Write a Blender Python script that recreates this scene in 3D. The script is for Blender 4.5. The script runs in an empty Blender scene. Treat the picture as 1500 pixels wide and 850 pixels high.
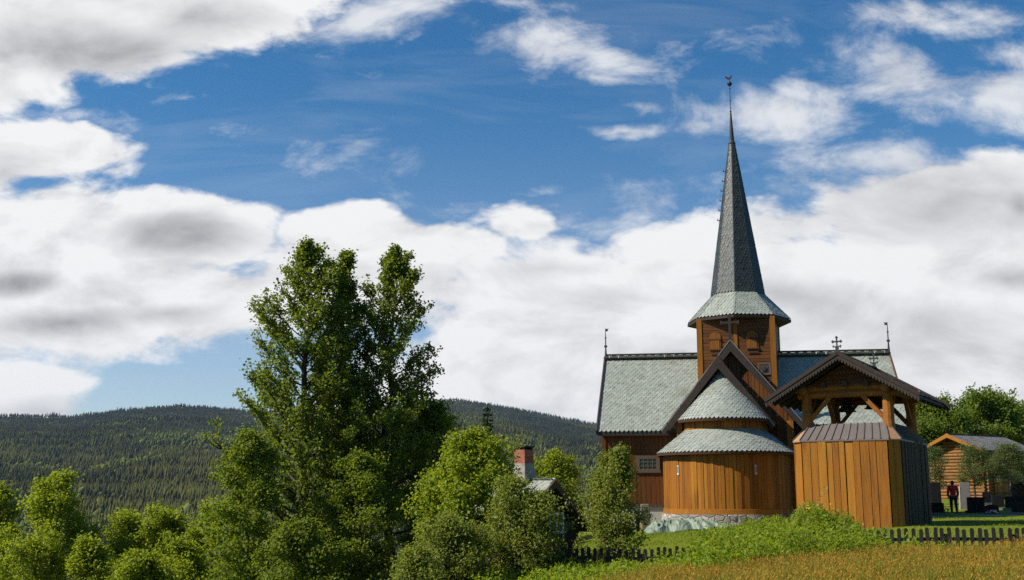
import bpy, math, random
import numpy as np
from mathutils import Matrix, Vector

random.seed(7)
C = bpy.context.scene
COL = C.collection
PI = math.pi
R = math.radians

# ------------------------------------------------------------------ camera
EYE = 1.8
F = 1600.0
PITCH = math.atan(295 / F)
cam = bpy.data.cameras.new('camera')
cam.sensor_width = 36
cam.lens = 36 * F / 1500
cam.clip_end = 30000
cam.clip_start = 0.1
co = bpy.data.objects.new('camera', cam)
COL.objects.link(co)
co.location = (0, 0, EYE)
co.rotation_euler = (PI / 2 + PITCH, 0, 0)
C.camera = co


def ray(px, py):
    a = (px - 750) / F
    b = (425 - py) / F
    return a, math.cos(PITCH) - b * math.sin(PITCH), math.sin(PITCH) + b * math.cos(PITCH)


def at(px, py, Y):
    """world point seen at a photo pixel at forward distance Y (for measuring the place)"""
    d = ray(px, py)
    k = Y / d[1]
    return Vector((d[0] * k, Y, EYE + d[2] * k))


# ------------------------------------------------------------------ view
C.view_settings.view_transform = 'Standard'
C.view_settings.look = 'None'
C.view_settings.exposure = 0.4
C.view_settings.gamma = 1.0
C.view_settings.use_curve_mapping = False
C.render.engine = 'CYCLES'
cy = C.cycles
cy.max_bounces = 7
cy.diffuse_bounces = 5
cy.glossy_bounces = 2
cy.transmission_bounces = 5
cy.volume_bounces = 0
cy.transparent_max_bounces = 4
cy.use_denoising = False
try:
    cy.denoiser = 'OPENIMAGEDENOISE'
    cy.denoising_input_passes = 'RGB_ALBEDO_NORMAL'
    cy.denoising_prefilter = 'ACCURATE'
except Exception:
    pass
cy.caustics_reflective = False
cy.caustics_refractive = False
cy.sample_clamp_indirect = 4
cy.sample_clamp_direct = 12


# ------------------------------------------------------------------ nodes
class NT:
    def __init__(s, tree):
        s.t = tree
        s.n = tree.nodes
        s.l = tree.links

    def node(s, typ, **kw):
        n = s.n.new(typ)
        for k, v in kw.items():
            setattr(n, k, v)
        return n

    def put(s, sock, v):
        if v is None:
            return
        if hasattr(v, 'is_output') or isinstance(v, bpy.types.NodeSocket):
            s.l.new(v, sock)
        else:
            if isinstance(v, (tuple, list)) and sock.type == 'RGBA' and len(v) == 3:
                v = (*v, 1)
            sock.default_value = v

    def math(s, op, a, b=None, c=None, clamp=False):
        n = s.node('ShaderNodeMath', operation=op, use_clamp=clamp)
        s.put(n.inputs[0], a)
        s.put(n.inputs[1], b)
        s.put(n.inputs[2], c)
        return n.outputs[0]

    def vmath(s, op, a, b=None, out=0, scale=None):
        n = s.node('ShaderNodeVectorMath', operation=op)
        s.put(n.inputs[0], a)
        s.put(n.inputs[1], b)
        if scale is not None:
            s.put(n.inputs['Scale'], scale)
        return n.outputs[out]

    def noise(s, vec, scale, detail=4, rough=0.55, out='Fac', dist=0.0):
        n = s.node('ShaderNodeTexNoise')
        s.put(n.inputs['Vector'], vec)
        n.inputs['Scale'].default_value = scale
        n.inputs['Detail'].default_value = detail
        n.inputs['Roughness'].default_value = rough
        n.inputs['Distortion'].default_value = dist
        return n.outputs[out]

    def mix(s, fac, a, b, blend='MIX'):
        n = s.node('ShaderNodeMix', data_type='RGBA', blend_type=blend)
        s.put(n.inputs[0], fac)
        s.put(n.inputs[6], a)
        s.put(n.inputs[7], b)
        return n.outputs[2]

    def ramp(s, fac, stops, interp='LINEAR'):
        n = s.node('ShaderNodeValToRGB')
        cr = n.color_ramp
        cr.interpolation = interp
        while len(cr.elements) > 1:
            cr.elements.remove(cr.elements[-1])
        cr.elements[0].position = stops[0][0]
        cr.elements[0].color = (*stops[0][1], 1)
        for p, c in stops[1:]:
            e = cr.elements.new(p)
            e.color = (*c, 1)
        s.put(n.inputs[0], fac)
        return n.outputs[0]

    def rng(s, v, a, b, c=0.0, d=1.0, smooth=False):
        n = s.node('ShaderNodeMapRange')
        n.interpolation_type = 'SMOOTHSTEP' if smooth else 'LINEAR'
        s.put(n.inputs[0], v)
        n.inputs[1].default_value = a
        n.inputs[2].default_value = b
        n.inputs[3].default_value = c
        n.inputs[4].default_value = d
        return n.outputs[0]


def new_mat(name):
    m = bpy.data.materials.new(name)
    m.use_nodes = True
    nt = NT(m.node_tree)
    b = nt.n.get('Principled BSDF')
    o = nt.n.get('Material Output')
    return m, nt, b, o


def pmat(name, stops, scale=(1, 1, 1), nscale=2.0, detail=5, rough=0.7, spec=0.3, island=0.5, bump=0.0,
         bscale=8.0, noise_amt=0.6, stain=None, metallic=0.0):
    """colour ramp driven by per-piece randomness and stretched noise"""
    m, nt, b, o = new_mat(name)
    tc = nt.node('ShaderNodeTexCoord').outputs['Object']
    v = nt.vmath('MULTIPLY', tc, scale)
    n = nt.noise(v, nscale, detail)
    geo = nt.node('ShaderNodeNewGeometry')
    r = geo.outputs['Random Per Island']
    f = nt.math('ADD', nt.math('MULTIPLY', r, island), nt.math('MULTIPLY', nt.rng(n, 0.25, 0.75), noise_amt))
    f = nt.math('DIVIDE', f, max(island + noise_amt, 1e-3), clamp=True)
    k = len(stops)
    col = nt.ramp(f, [(i / max(k - 1, 1), c) for i, c in enumerate(stops)])
    if stain:
        sn = nt.noise(nt.vmath('MULTIPLY', tc, tuple(.35 * c if c > 1 else max(c * .8, .35) for c in scale)), stain[1], 6)
        col = nt.mix(nt.rng(sn, 0.55, 0.72, 0, stain[2], True), col, stain[0])
    nt.put(b.inputs['Base Color'], col)
    b.inputs['Roughness'].default_value = rough
    b.inputs['Specular IOR Level'].default_value = spec
    b.inputs['Metallic'].default_value = metallic
    if bump:
        bn = nt.node('ShaderNodeBump')
        bn.inputs['Strength'].default_value = bump
        bn.inputs['Distance'].default_value = 0.02
        nt.put(bn.inputs['Height'], nt.noise(v, bscale, 6, 0.6))
        nt.l.new(bn.outputs[0], b.inputs['Normal'])
    return m


def leaf_mat(name, stops, trans, tw=0.35, rough=0.55, spec=0.25):
    m, nt, b, o = new_mat(name)
    geo = nt.node('ShaderNodeNewGeometry')
    col = nt.ramp(geo.outputs['Random Per Island'], [(i / max(len(stops) - 1, 1), c) for i, c in enumerate(stops)])
    nt.put(b.inputs['Base Color'], col)
    b.inputs['Roughness'].default_value = rough
    b.inputs['Specular IOR Level'].default_value = spec
    t = nt.node('ShaderNodeBsdfTranslucent')
    nt.put(t.inputs[0], nt.mix(0.65, col, trans))
    mx = nt.node('ShaderNodeMixShader')
    mx.inputs[0].default_value = tw
    nt.l.new(b.outputs[0], mx.inputs[1])
    nt.l.new(t.outputs[0], mx.inputs[2])
    nt.l.new(mx.outputs[0], o.inputs[0])
    return m


M = {}
M['tar_wood'] = pmat('tar_wood', [(0.095, 0.032, 0.004), (0.28, 0.100, 0.008), (0.35, 0.135, 0.010), (0.45, 0.195, 0.018)], (9, 9, 0.45), 1.6, 8, 0.6, 0.25,
                     0.8, 0.75, 14, stain=((0.09, 0.036, 0.010), 1.3, 0.55))
M['shutter_wood'] = pmat('shutter_wood', [(0.10, 0.035, 0.006), (0.19, 0.068, 0.009), (0.25, 0.095, 0.012)], (6, 6, 1), 1.6, 6, 0.6, 0.2)
M['post_wood'] = pmat('post_wood', [(0.11, 0.04, 0.006), (0.22, 0.082, 0.009), (0.29, 0.115, 0.013)], (6, 6, 1), 1.6, 6, 0.6, 0.2)
M['red_wood'] = pmat('red_wood', [(0.055, 0.018, 0.004), (0.125, 0.042, 0.006), (0.18, 0.064, 0.009)], (7, 7, 0.5), 1.6, 6, 0.6, 0.25,
                     0.5, 0.5, 14, stain=((0.06, 0.02, 0.008), 1.0, 0.6))
M['tower_wood'] = pmat('tower_wood', [(0.05, 0.017, 0.004), (0.105, 0.036, 0.006), (0.155, 0.056, 0.008)], (0.6, 0.6, 8), 1.6, 6, 0.6,
                       0.25, 0.5, 0.5, 14, stain=((0.07, 0.022, 0.008), 1.2, 0.6))
M['log_wood'] = pmat('log_wood', [(0.13, 0.044, 0.007), (0.27, 0.095, 0.012), (0.36, 0.14, 0.018)], (3, 3, 3), 1.4, 6, 0.6, 0.3, 0.4,
                     0.5, 9, stain=((0.10, 0.04, 0.015), 1.6, 0.5))
M['cabin_log'] = pmat('cabin_log', [(0.12, 0.052, 0.015), (0.22, 0.10, 0.028), (0.29, 0.145, 0.045)], (3, 3, 3), 1.4, 6, 0.65, 0.2, 0.4, 0.5, 9, stain=((0.10, 0.045, 0.018), 1.6, 0.6))
M['dark_wood'] = pmat('dark_wood', [(0.020, 0.014, 0.0115), (0.035, 0.024, 0.019), (0.054, 0.037, 0.029)], (4, 4, 4), 2.0, 5, 0.7, 0.25,
                      0.5, 0.4, 10)
M['black_wood'] = pmat('black_wood', [(0.012, 0.010, 0.009), (0.026, 0.02, 0.017)], (3, 3, 3), 2.0, 5, 0.7, 0.25, 0.5, 0.4, 10)
M['brown_wood'] = pmat('brown_wood', [(0.05, 0.026, 0.017), (0.085, 0.043, 0.027), (0.11, 0.06, 0.038)], (4, 4, 4), 2.0, 5, 0.7, 0.25,
                       0.5, 0.4, 10)
M['slate'] = pmat('slate', [(0.215, 0.235, 0.198), (0.27, 0.292, 0.248), (0.30, 0.322, 0.274), (0.36, 0.38, 0.325)], (1, 1, 1), 1.3, 5,
                  0.42, 0.5, 1.0, 0.3, 12, 0.5, stain=((0.17, 0.16, 0.10), 0.7, 0.5))
M['dark_slate'] = pmat('dark_slate', [(0.024, 0.030, 0.028), (0.034, 0.042, 0.039), (0.046, 0.055, 0.051)], (1, 1, 1), 1.3, 5, 0.5, 0.4,
                       1.0, 0.3, 12, 0.5)
M['roof_bed'] = pmat('roof_bed', [(0.05, 0.055, 0.05), (0.075, 0.08, 0.072)], nscale=2)
M['shaded_side_wood'] = pmat('shaded_side_wood', [(0.018, 0.010, 0.006), (0.032, 0.017, 0.009), (0.046, 0.025, 0.013)], (7, 7, 0.5), 1.6, 6, 0.65, 0.15, 0.5, 0.5, 14)  # belfry boards for the faces away from the sun, shade painted into the colour
M['shingle'] = pmat('shingle', [(0.11, 0.105, 0.10), (0.18, 0.17, 0.165), (0.24, 0.23, 0.22)], (3, 3, 3), 2, 5, 0.75, 0.25, 1.0, 0.3)
M['iron'] = pmat('iron', [(0.012, 0.012, 0.013), (0.03, 0.03, 0.032)], nscale=8, rough=0.55, spec=0.5)
M['lead'] = pmat('lead', [(0.14, 0.13, 0.12), (0.22, 0.2, 0.19)], nscale=4, rough=0.5, spec=0.5)
M['sheet'] = pmat('sheet', [(0.085, 0.070, 0.066), (0.125, 0.105, 0.098), (0.16, 0.135, 0.125)], (2, 2, 2), 2, 5, 0.5, 0.4, 0.8, 0.2)
M['copper'] = pmat('copper', [(0.30, 0.16, 0.075), (0.42, 0.25, 0.13)], (3, 3, 3), 2, 5, 0.5, 0.4, 0.4, 0.2)
M['plaster'] = pmat('plaster', [(0.36, 0.34, 0.33), (0.5, 0.48, 0.46)], (1, 1, 1), 2.5, 6, 0.85, 0.2, 0.0, 0.5, 9,
                    stain=((0.2, 0.19, 0.17), 1.6, 0.6))
M['chimney_stone'] = pmat('chimney_stone', [(0.17, 0.15, 0.13), (0.30, 0.27, 0.24), (0.42, 0.39, 0.36)], (1, 1, 1), 4, 6, 0.9, 0.2, 0.0, 0.6, 9, 0.8)
M['white_paint'] = pmat('white_paint', [(0.6, 0.6, 0.58), (0.78, 0.78, 0.75)], nscale=4, rough=0.6)
M['frame_paint'] = pmat('frame_paint', [(0.09, 0.055, 0.04), (0.14, 0.09, 0.065)], (5, 5, 1), 3, rough=0.6)
M['muntin'] = pmat('muntin', [(0.10, 0.09, 0.065), (0.14, 0.13, 0.09)], nscale=4, rough=0.6)
M['cut_stone'] = pmat('cut_stone', [(0.16, 0.12, 0.09), (0.25, 0.19, 0.14)], nscale=3, rough=0.85, bump=0.4)
M['black_stone'] = pmat('black_stone', [(0.010, 0.010, 0.011), (0.022, 0.021, 0.022)], nscale=6, rough=0.7, spec=0.05)
M['grey_stone'] = pmat('grey_stone', [(0.09, 0.085, 0.08), (0.17, 0.16, 0.15)], nscale=4, rough=0.85, bump=0.6)
M['pale_stone'] = pmat('pale_stone', [(0.42, 0.36, 0.30), (0.55, 0.5, 0.44)], nscale=4, rough=0.85, bump=0.6)
M['bronze'] = pmat('bronze', [(0.03, 0.032, 0.028), (0.055, 0.058, 0.048)], nscale=5, rough=0.45, spec=0.5, metallic=0.4)
M['bark'] = pmat('bark', [(0.028, 0.022, 0.018), (0.06, 0.05, 0.042), (0.09, 0.078, 0.066)], (5, 5, 1.2), 2.5, 6, 0.9, 0.1, 0.1, 0.7)
M['pale_bark'] = pmat('pale_bark', [(0.10, 0.085, 0.07), (0.18, 0.16, 0.14)], (5, 5, 1.2), 2.5, 6, 0.9, 0.1, 0.1, 0.5)
M['gravel'] = pmat('gravel', [(0.20, 0.19, 0.17), (0.34, 0.32, 0.29)], nscale=9, rough=0.95, bump=0.6, bscale=30)

# masonry of the apse base: irregular field stones
m, nt, b, o = new_mat('field_stone')
tc = nt.node('ShaderNodeTexCoord').outputs['Object']
vo = nt.node('ShaderNodeTexVoronoi', feature='DISTANCE_TO_EDGE')
nt.put(vo.inputs['Vector'], nt.vmath('MULTIPLY', tc, (1, 1, 1.7)))
vo.inputs['Scale'].default_value = 2.6
vc = nt.node('ShaderNodeTexVoronoi')
nt.put(vc.inputs['Vector'], nt.vmath('MULTIPLY', tc, (1, 1, 1.7)))
vc.inputs['Scale'].default_value = 2.6
hue = nt.node('ShaderNodeSeparateColor')
nt.l.new(vc.outputs['Color'], hue.inputs[0])
c1 = nt.ramp(nt.math('ADD', nt.math('MULTIPLY', hue.outputs[0], 0.6), nt.math('MULTIPLY', nt.noise(tc, 7, 6), 0.45)),
             [(0.2, (0.17, 0.15, 0.135)), (0.6, (0.33, 0.29, 0.25)), (0.9, (0.46, 0.42, 0.38))])
nt.put(b.inputs['Base Color'], nt.mix(nt.rng(vo.outputs[0], 0.0, 0.05), (0.19, 0.175, 0.16), c1))
b.inputs['Roughness'].default_value = 0.9
bn = nt.node('ShaderNodeBump')
bn.inputs['Strength'].default_value = 0.8
bn.inputs['Distance'].default_value = 0.05
nt.put(bn.inputs['Height'], nt.math('ADD', nt.rng(vo.outputs[0], 0, 0.12), nt.math('MULTIPLY', nt.noise(tc, 9, 6), 0.5)))
nt.l.new(bn.outputs[0], b.inputs['Normal'])
M['field_stone'] = m

# brick for the chimney top
m, nt, b, o = new_mat('red_brick')
tc = nt.node('ShaderNodeTexCoord').outputs['Object']
sx = nt.node('ShaderNodeSeparateXYZ')
nt.l.new(tc, sx.inputs[0])
cb = nt.node('ShaderNodeCombineXYZ')
nt.put(cb.inputs[0], nt.math('ADD', sx.outputs[0], sx.outputs[1]))
nt.put(cb.inputs[1], sx.outputs[2])
br = nt.node('ShaderNodeTexBrick')
nt.l.new(cb.outputs[0], br.inputs['Vector'])
br.inputs['Color1'].default_value = (0.30, 0.055, 0.022, 1)
br.inputs['Color2'].default_value = (0.40, 0.095, 0.035, 1)
br.inputs['Mortar'].default_value = (0.30, 0.22, 0.18, 1)
br.inputs['Scale'].default_value = 4.5
br.inputs['Mortar Size'].default_value = 0.02
nt.put(b.inputs['Base Color'], nt.mix(nt.rng(nt.noise(tc, 6, 5), 0.45, 0.7), br.outputs[0], (0.16, 0.05, 0.03)))
b.inputs['Roughness'].default_value = 0.85
M['red_brick'] = m

m, nt, b, o = new_mat('window_glass')
b.inputs['Base Color'].default_value = (0.05, 0.065, 0.055, 1)
b.inputs['Roughness'].default_value = 0.08
b.inputs['Specular IOR Level'].default_value = 0.8
M['glass'] = m

m, nt, b, o = new_mat('tarpaulin')
tc = nt.node('ShaderNodeTexCoord').outputs['Object']
nt.put(b.inputs['Base Color'], nt.ramp(nt.noise(tc, 1.2, 4), [(0.3, (0.115, 0.155, 0.105)), (0.7, (0.225, 0.275, 0.20))]))
b.inputs['Roughness'].default_value = 0.5
b.inputs['Specular IOR Level'].default_value = 0.35
M['tarp'] = m


def flat(name, c, rough=0.6, spec=0.3):
    return pmat(name, [tuple(x * 0.85 for x in c), c], nscale=12, rough=rough, spec=spec, island=0.3, noise_amt=0.5)


M['red_cloth'] = flat('red_cloth', (0.5, 0.014, 0.02), 0.8)
M['dark_cloth'] = flat('dark_cloth', (0.022, 0.022, 0.028), 0.85)
M['hair'] = flat('hair', (0.018, 0.014, 0.012), 0.7)
M['skin'] = flat('skin', (0.42, 0.22, 0.15), 0.6)
M['shoe'] = flat('shoe', (0.02, 0.018, 0.016), 0.6)
M['white_petal'] = flat('white_petal', (0.75, 0.72, 0.70), 0.7)
M['red_petal'] = flat('red_petal', (0.5, 0.03, 0.05), 0.7)
M['yellow_petal'] = flat('yellow_petal', (0.62, 0.40, 0.02), 0.7)

# leaves
M['poplar_leaf'] = leaf_mat('poplar_leaf', [(0.06, 0.095, 0.01), (0.105, 0.15, 0.015), (0.16, 0.21, 0.024)], (0.36, 0.43, 0.022), 0.46)
M['under_leaf'] = leaf_mat('under_leaf', [(0.065, 0.105, 0.01), (0.115, 0.165, 0.015), (0.17, 0.22, 0.022)], (0.38, 0.45, 0.022), 0.46)
M['bright_leaf'] = leaf_mat('bright_leaf', [(0.11, 0.165, 0.007), (0.18, 0.24, 0.012), (0.25, 0.3, 0.02)], (0.5, 0.55, 0.02), 0.46)
M['bush_leaf'] = leaf_mat('bush_leaf', [(0.09, 0.125, 0.012), (0.155, 0.2, 0.022), (0.22, 0.255, 0.035), (0.27, 0.25, 0.07)], (0.42, 0.46, 0.04), 0.44)
M['willow_leaf'] = leaf_mat('willow_leaf', [(0.03, 0.055, 0.010), (0.06, 0.09, 0.018), (0.085, 0.11, 0.026)], (0.16, 0.2, 0.03), 0.34)
M['left_leaf'] = leaf_mat('left_leaf', [(0.12, 0.175, 0.008), (0.19, 0.25, 0.013), (0.265, 0.31, 0.022)], (0.52, 0.58, 0.02), 0.46)
M['back_leaf'] = leaf_mat('back_leaf', [(0.065, 0.11, 0.01), (0.11, 0.165, 0.016), (0.155, 0.21, 0.024)], (0.34, 0.41, 0.025), 0.44)
M['grave_leaf'] = leaf_mat('grave_leaf', [(0.065, 0.095, 0.025), (0.1, 0.135, 0.038), (0.14, 0.17, 0.055)], (0.22, 0.27, 0.05), 0.38)
M['needle'] = leaf_mat('needle', [(0.012, 0.03, 0.008), (0.028, 0.055, 0.014)], (0.05, 0.08, 0.012), 0.15)
M['weed_leaf'] = leaf_mat('weed_leaf', [(0.115, 0.185, 0.008), (0.18, 0.265, 0.013), (0.26, 0.32, 0.022)], (0.52, 0.6, 0.02), 0.44)
M['grass'] = leaf_mat('meadow_grass', [(0.11, 0.15, 0.012), (0.19, 0.21, 0.018), (0.28, 0.24, 0.028)], (0.36, 0.36, 0.03), 0.35, 0.7)
M['seed'] = leaf_mat('seed_head', [(0.30, 0.132, 0.015), (0.42, 0.205, 0.022), (0.52, 0.31, 0.05)], (0.52, 0.30, 0.04), 0.35, 0.8)
M['lawn_blade'] = leaf_mat('lawn_blade', [(0.11, 0.17, 0.008), (0.17, 0.23, 0.012), (0.24, 0.26, 0.02)], (0.32, 0.36, 0.018), 0.35, 0.7)
M['dry_stalk'] = leaf_mat('dry_stalk', [(0.35, 0.22, 0.10), (0.5, 0.36, 0.2)], (0.5, 0.36, 0.2), 0.3, 0.8)


# ------------------------------------------------------------------ mesh builder
class MB:
    def __init__(s, mtx=None):
        s.v = []
        s.f = []
        s.m = mtx or Matrix()

    def add(s, vs, fs):
        o = len(s.v)
        for p in vs:
            s.v.append(tuple(s.m @ Vector(p)))
        for f in fs:
            s.f.append(tuple(i + o for i in f))

    def box(s, c, d, rz=0.0, rot=None):
        mt = rot if rot is not None else Matrix.Rotation(rz, 3, 'Z')
        vs = []
        for x in (-.5, .5):
            for y in (-.5, .5):
                for z in (-.5, .5):
                    vs.append(Vector(c) + mt @ Vector((x * d[0], y * d[1], z * d[2])))
        s.add(vs, [(0, 1, 3, 2), (4, 6, 7, 5), (0, 4, 5, 1), (2, 3, 7, 6), (0, 2, 6, 4), (1, 5, 7, 3)])

    def beam(s, p0, p1, w, h, up=(0, 0, 1)):
        p0, p1 = Vector(p0), Vector(p1)
        d = (p1 - p0)
        L = d.length
        d.normalize()
        u = Vector(up)
        sd = d.cross(u)
        if sd.length < 1e-4:
            sd = d.cross(Vector((0, 1, 0)))
        sd.normalize()
        u = sd.cross(d)
        vs = []
        for p in (p0, p1):
            for a, b in ((-.5, -.5), (.5, -.5), (.5, .5), (-.5, .5)):
                vs.append(p + sd * a * w + u * b * h)
        s.add(vs, [(3, 2, 1, 0), (4, 5, 6, 7), (0, 1, 5, 4), (1, 2, 6, 5), (2, 3, 7, 6), (3, 0, 4, 7)])

    def tube(s, pts, rad, n=8, cap=True):
        pts = [Vector(p) for p in pts]
        if not hasattr(rad, '__len__'):
            rad = [rad] * len(pts)
        vs = []
        fs = []
        for i, p in enumerate(pts):
            d = (pts[min(i + 1, len(pts) - 1)] - pts[max(i - 1, 0)])
            d = d.normalized() if d.length > 1e-9 else Vector((0, 0, 1))
            a = d.cross(Vector((0.13, 0.2, 1))) if abs(d.z) < 0.9 else d.cross(Vector((1, 0.1, 0)))
            a.normalize()
            b = d.cross(a)
            for k in range(n):
                t = 2 * PI * k / n
                vs.append(p + (a * math.cos(t) + b * math.sin(t)) * rad[i])
        for i in range(len(pts) - 1):
            for k in range(n):
                k2 = (k + 1) % n
                fs.append((i * n + k, i * n + k2, (i + 1) * n + k2, (i + 1) * n + k))
        if cap:
            fs.append(tuple(range(n - 1, -1, -1)))
            fs.append(tuple(range((len(pts) - 1) * n, len(pts) * n)))
        s.add(vs, fs)

    def prism(s, poly, O, U, V, N, t):
        O, U, V, N = Vector(O), Vector(U), Vector(V), Vector(N)
        n = len(poly)
        a = [O + U * p[0] + V * p[1] for p in poly]
        b = [p + N * t for p in a]
        s.add(a + b, [tuple(range(n - 1, -1, -1)), tuple(range(n, 2 * n))] +
              [(i, (i + 1) % n, n + (i + 1) % n, n + i) for i in range(n)])

    def lathe(s, prof, c=(0, 0, 0), n=24, a0=0.0, a1=2 * PI):
        full = abs(a1 - a0 - 2 * PI) < 1e-6
        m = n if full else n + 1
        vs = []
        for r, z in prof:
            for k in range(m):
                t = a0 + (a1 - a0) * k / n
                vs.append((c[0] + r * math.cos(t), c[1] + r * math.sin(t), c[2] + z))
        fs = []
        for i in range(len(prof) - 1):
            for k in range(n):
                k2 = (k + 1) % m
                fs.append((i * m + k, i * m + k2, (i + 1) * m + k2, (i + 1) * m + k))
        s.add(vs, fs)

    def planks(s, O, U, V, N, x0, x1, zb, zt, w, t, rng, jit=0.025, gap=0.014):
        """boards running along V over x0..x1 along U, cut to zb(x)..zt(x)"""
        O, U, V, N = Vector(O), Vector(U), Vector(V), Vector(N)
        fb = zb if callable(zb) else (lambda x: zb)
        ft = zt if callable(zt) else (lambda x: zt)
        x = x0
        while x < x1 - 1e-4:
            ww = w * rng.uniform(0.75, 1.25)
            xe = x + ww
            if x1 - xe < w * 0.5:
                xe = x1
            a, b_ = x + gap / 2, xe - gap / 2
            poly = [(a, fb(a)), (b_, fb(b_)), (b_, ft(b_)), (a, ft(a))]
            if ft((a + b_) / 2) - fb((a + b_) / 2) > 0.03:
                j = rng.uniform(0, jit)
                s.prism(poly, O + N * j, U, V, N, t)
            x = xe

    def build(s, name, mat, parent=None, smooth=False):
        me = bpy.data.meshes.new(name)
        me.from_pydata(s.v, [], s.f)
        me.validate()
        me.update()
        if smooth:
            me.shade_smooth()
        o = bpy.data.objects.new(name, me)
        me.materials.append(M[mat] if isinstance(mat, str) else mat)
        COL.objects.link(o)
        if parent is not None:
            o.parent = parent
        return o


def np_obj(name, verts, faces, mat, parent=None, col=None):
    """verts (n,3), faces (m,k) fixed k"""
    me = bpy.data.meshes.new(name)
    n, (m, k) = len(verts), faces.shape
    me.vertices.add(n)
    me.vertices.foreach_set('co', np.ascontiguousarray(verts, dtype=np.float32).ravel())
    me.loops.add(m * k)
    me.loops.foreach_set('vertex_index', np.ascontiguousarray(faces, dtype=np.int32).ravel())
    me.polygons.add(m)
    me.polygons.foreach_set('loop_start', np.arange(0, m * k, k, dtype=np.int32))
    if col is not None:
        at_ = me.color_attributes.new('tone', 'FLOAT_COLOR', 'POINT')
        at_.data.foreach_set('color', np.ascontiguousarray(col, dtype=np.float32).ravel())
    me.update(calc_edges=True)
    me.materials.append(M[mat] if isinstance(mat, str) else mat)
    o = bpy.data.objects.new(name, me)
    COL.objects.link(o)
    if parent is not None:
        o.parent = parent
    return o


def thing(name, label, cat, loc=(0, 0, 0), rz=0.0, group=None):
    o = bpy.data.objects.new(name, None)
    o.empty_display_size = 0.2
    COL.objects.link(o)
    o.location = loc
    o.rotation_euler = (0, 0, rz)
    o['label'] = label
    o['category'] = cat
    if group:
        o['group'] = group
    return o


def tag(o, label, cat, group=None, kind=None):
    o['label'] = label
    o['category'] = cat
    if group:
        o['group'] = group
    if kind:
        o['kind'] = kind
    return o


def structure(o, label=None, cat=None):
    o['kind'] = 'structure'
    if label:
        o['label'] = label
    if cat:
        o['category'] = cat
    return o


# ------------------------------------------------------------------ terrain
CP = np.array([
    (0, 0, .1), (8, 0, .2), (-8, 0, -.9), (0, 10, -.05), (6, 10, 0), (14, 10, .15), (0, 16, -.25), (5, 16, -.05), (12, 16, .05), (20, 16, .25),
    (1.5, 24, -.6), (5, 24, -.3), (10, 26, -.1), (16, 27, .05), (-.2, 31, -.85), (3.6, 31, -.72), (7, 30.6, -.45), (9.9, 30, -.2),
    (13, 29, -.12), (18, 28, .02), (25, 28, .2), (4, 45, -.05), (3.5, 38, -.4), (7, 36, -.15), (7, 50, .12), (12, 58, .2), (4, 58, -.1), (12, 46, .35), (11, 40, .3), (15, 38.5, .42),
    (14, 44, .5), (18, 44, .5), (18, 36, .35), (24, 60, .64), (30, 60, .7), (40, 60, .9), (30, 75, 1.35), (40, 80, 1.6), (20, 80, .9), (30, 110, 2.2),
    (60, 110, 3.5), (-3, 38, -2.0), (1, 38, -1.2), (-5, 25, -2.3), (-10, 35, -4.5), (-8, 45, -4.3), (-15, 20, -4.8), (-20, 50, -8.5),
    (-25, 60, -10), (-2, 60, -2.5), (-12, 70, -8.5), (0, 80, -4.0), (-30, 30, -9.5), (-45, 80, -18), (0, 110, -8), (-60, 50, -18), (60, 50, 1.5), (50, 0, 1), (-40, 0, -9),
    (0, -40, .5), (40, -40, 1.5), (-40, -40, -6), (-20, 110, -16), (-50, 120, -24), (80, 90, 4), (110, 40, 3), (-100, 40, -26), (-90, 90, -30)], float)


def _rbf():
    P = CP[:, :2]
    n = len(P)
    D = np.sqrt(((P[:, None] - P[None]) ** 2).sum(-1) + 4.0)
    A = np.zeros((n + 3, n + 3))
    A[:n, :n] = D + np.eye(n) * 0.2
    A[:n, n] = 1
    A[:n, n + 1:] = P
    A[n, :n] = 1
    A[n + 1:, :n] = P.T
    return np.linalg.solve(A, np.concatenate([CP[:, 2], np.zeros(3)]))


RW = _rbf()


def near_z(x, y):
    x, y = np.asarray(x, float), np.asarray(y, float)
    sh = x.shape
    p = np.stack([x.ravel(), y.ravel()], 1)
    out = np.empty(len(p))
    for i in range(0, len(p), 40000):
        q = p[i:i + 40000]
        D = np.sqrt(((q[:, None] - CP[None, :, :2]) ** 2).sum(-1) + 4.0)
        out[i:i + 40000] = D @ RW[:len(CP)] + RW[len(CP)] + q @ RW[len(CP) + 1:]
    return out.reshape(sh)


_pr = np.random.RandomState(5)
_PH = _pr.uniform(0, 2 * PI, (5, 24, 2))
_AN = _pr.uniform(0, 2 * PI, (5, 24))


def wnoise(x, y, s, k=0):
    """smooth pseudo noise, about -1..1, wavelength s"""
    out = 0
    for i in range(7):
        a = _AN[k, i]
        f = 2 * PI / s * (0.7 + 0.12 * i)
        out = out + np.sin((x * np.cos(a) + y * np.sin(a)) * f + _PH[k, i, 0])
    return out / 3.2


AZ = np.radians(np.array([-180, -60, -30, -25.1, -21.8, -19.2, -17.0, -15.2, -13, -10, -6, -3, 0, 2.4, 4.3, 6, 9, 14, 20, 30, 60, 180]))
SKY = np.array([70, 100, 102, 102, 103, 113, 119, 117, 112, 116, 126, 134, 121, 108, 99, 90, 84, 82, 82, 82, 70, 70]) / F


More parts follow.
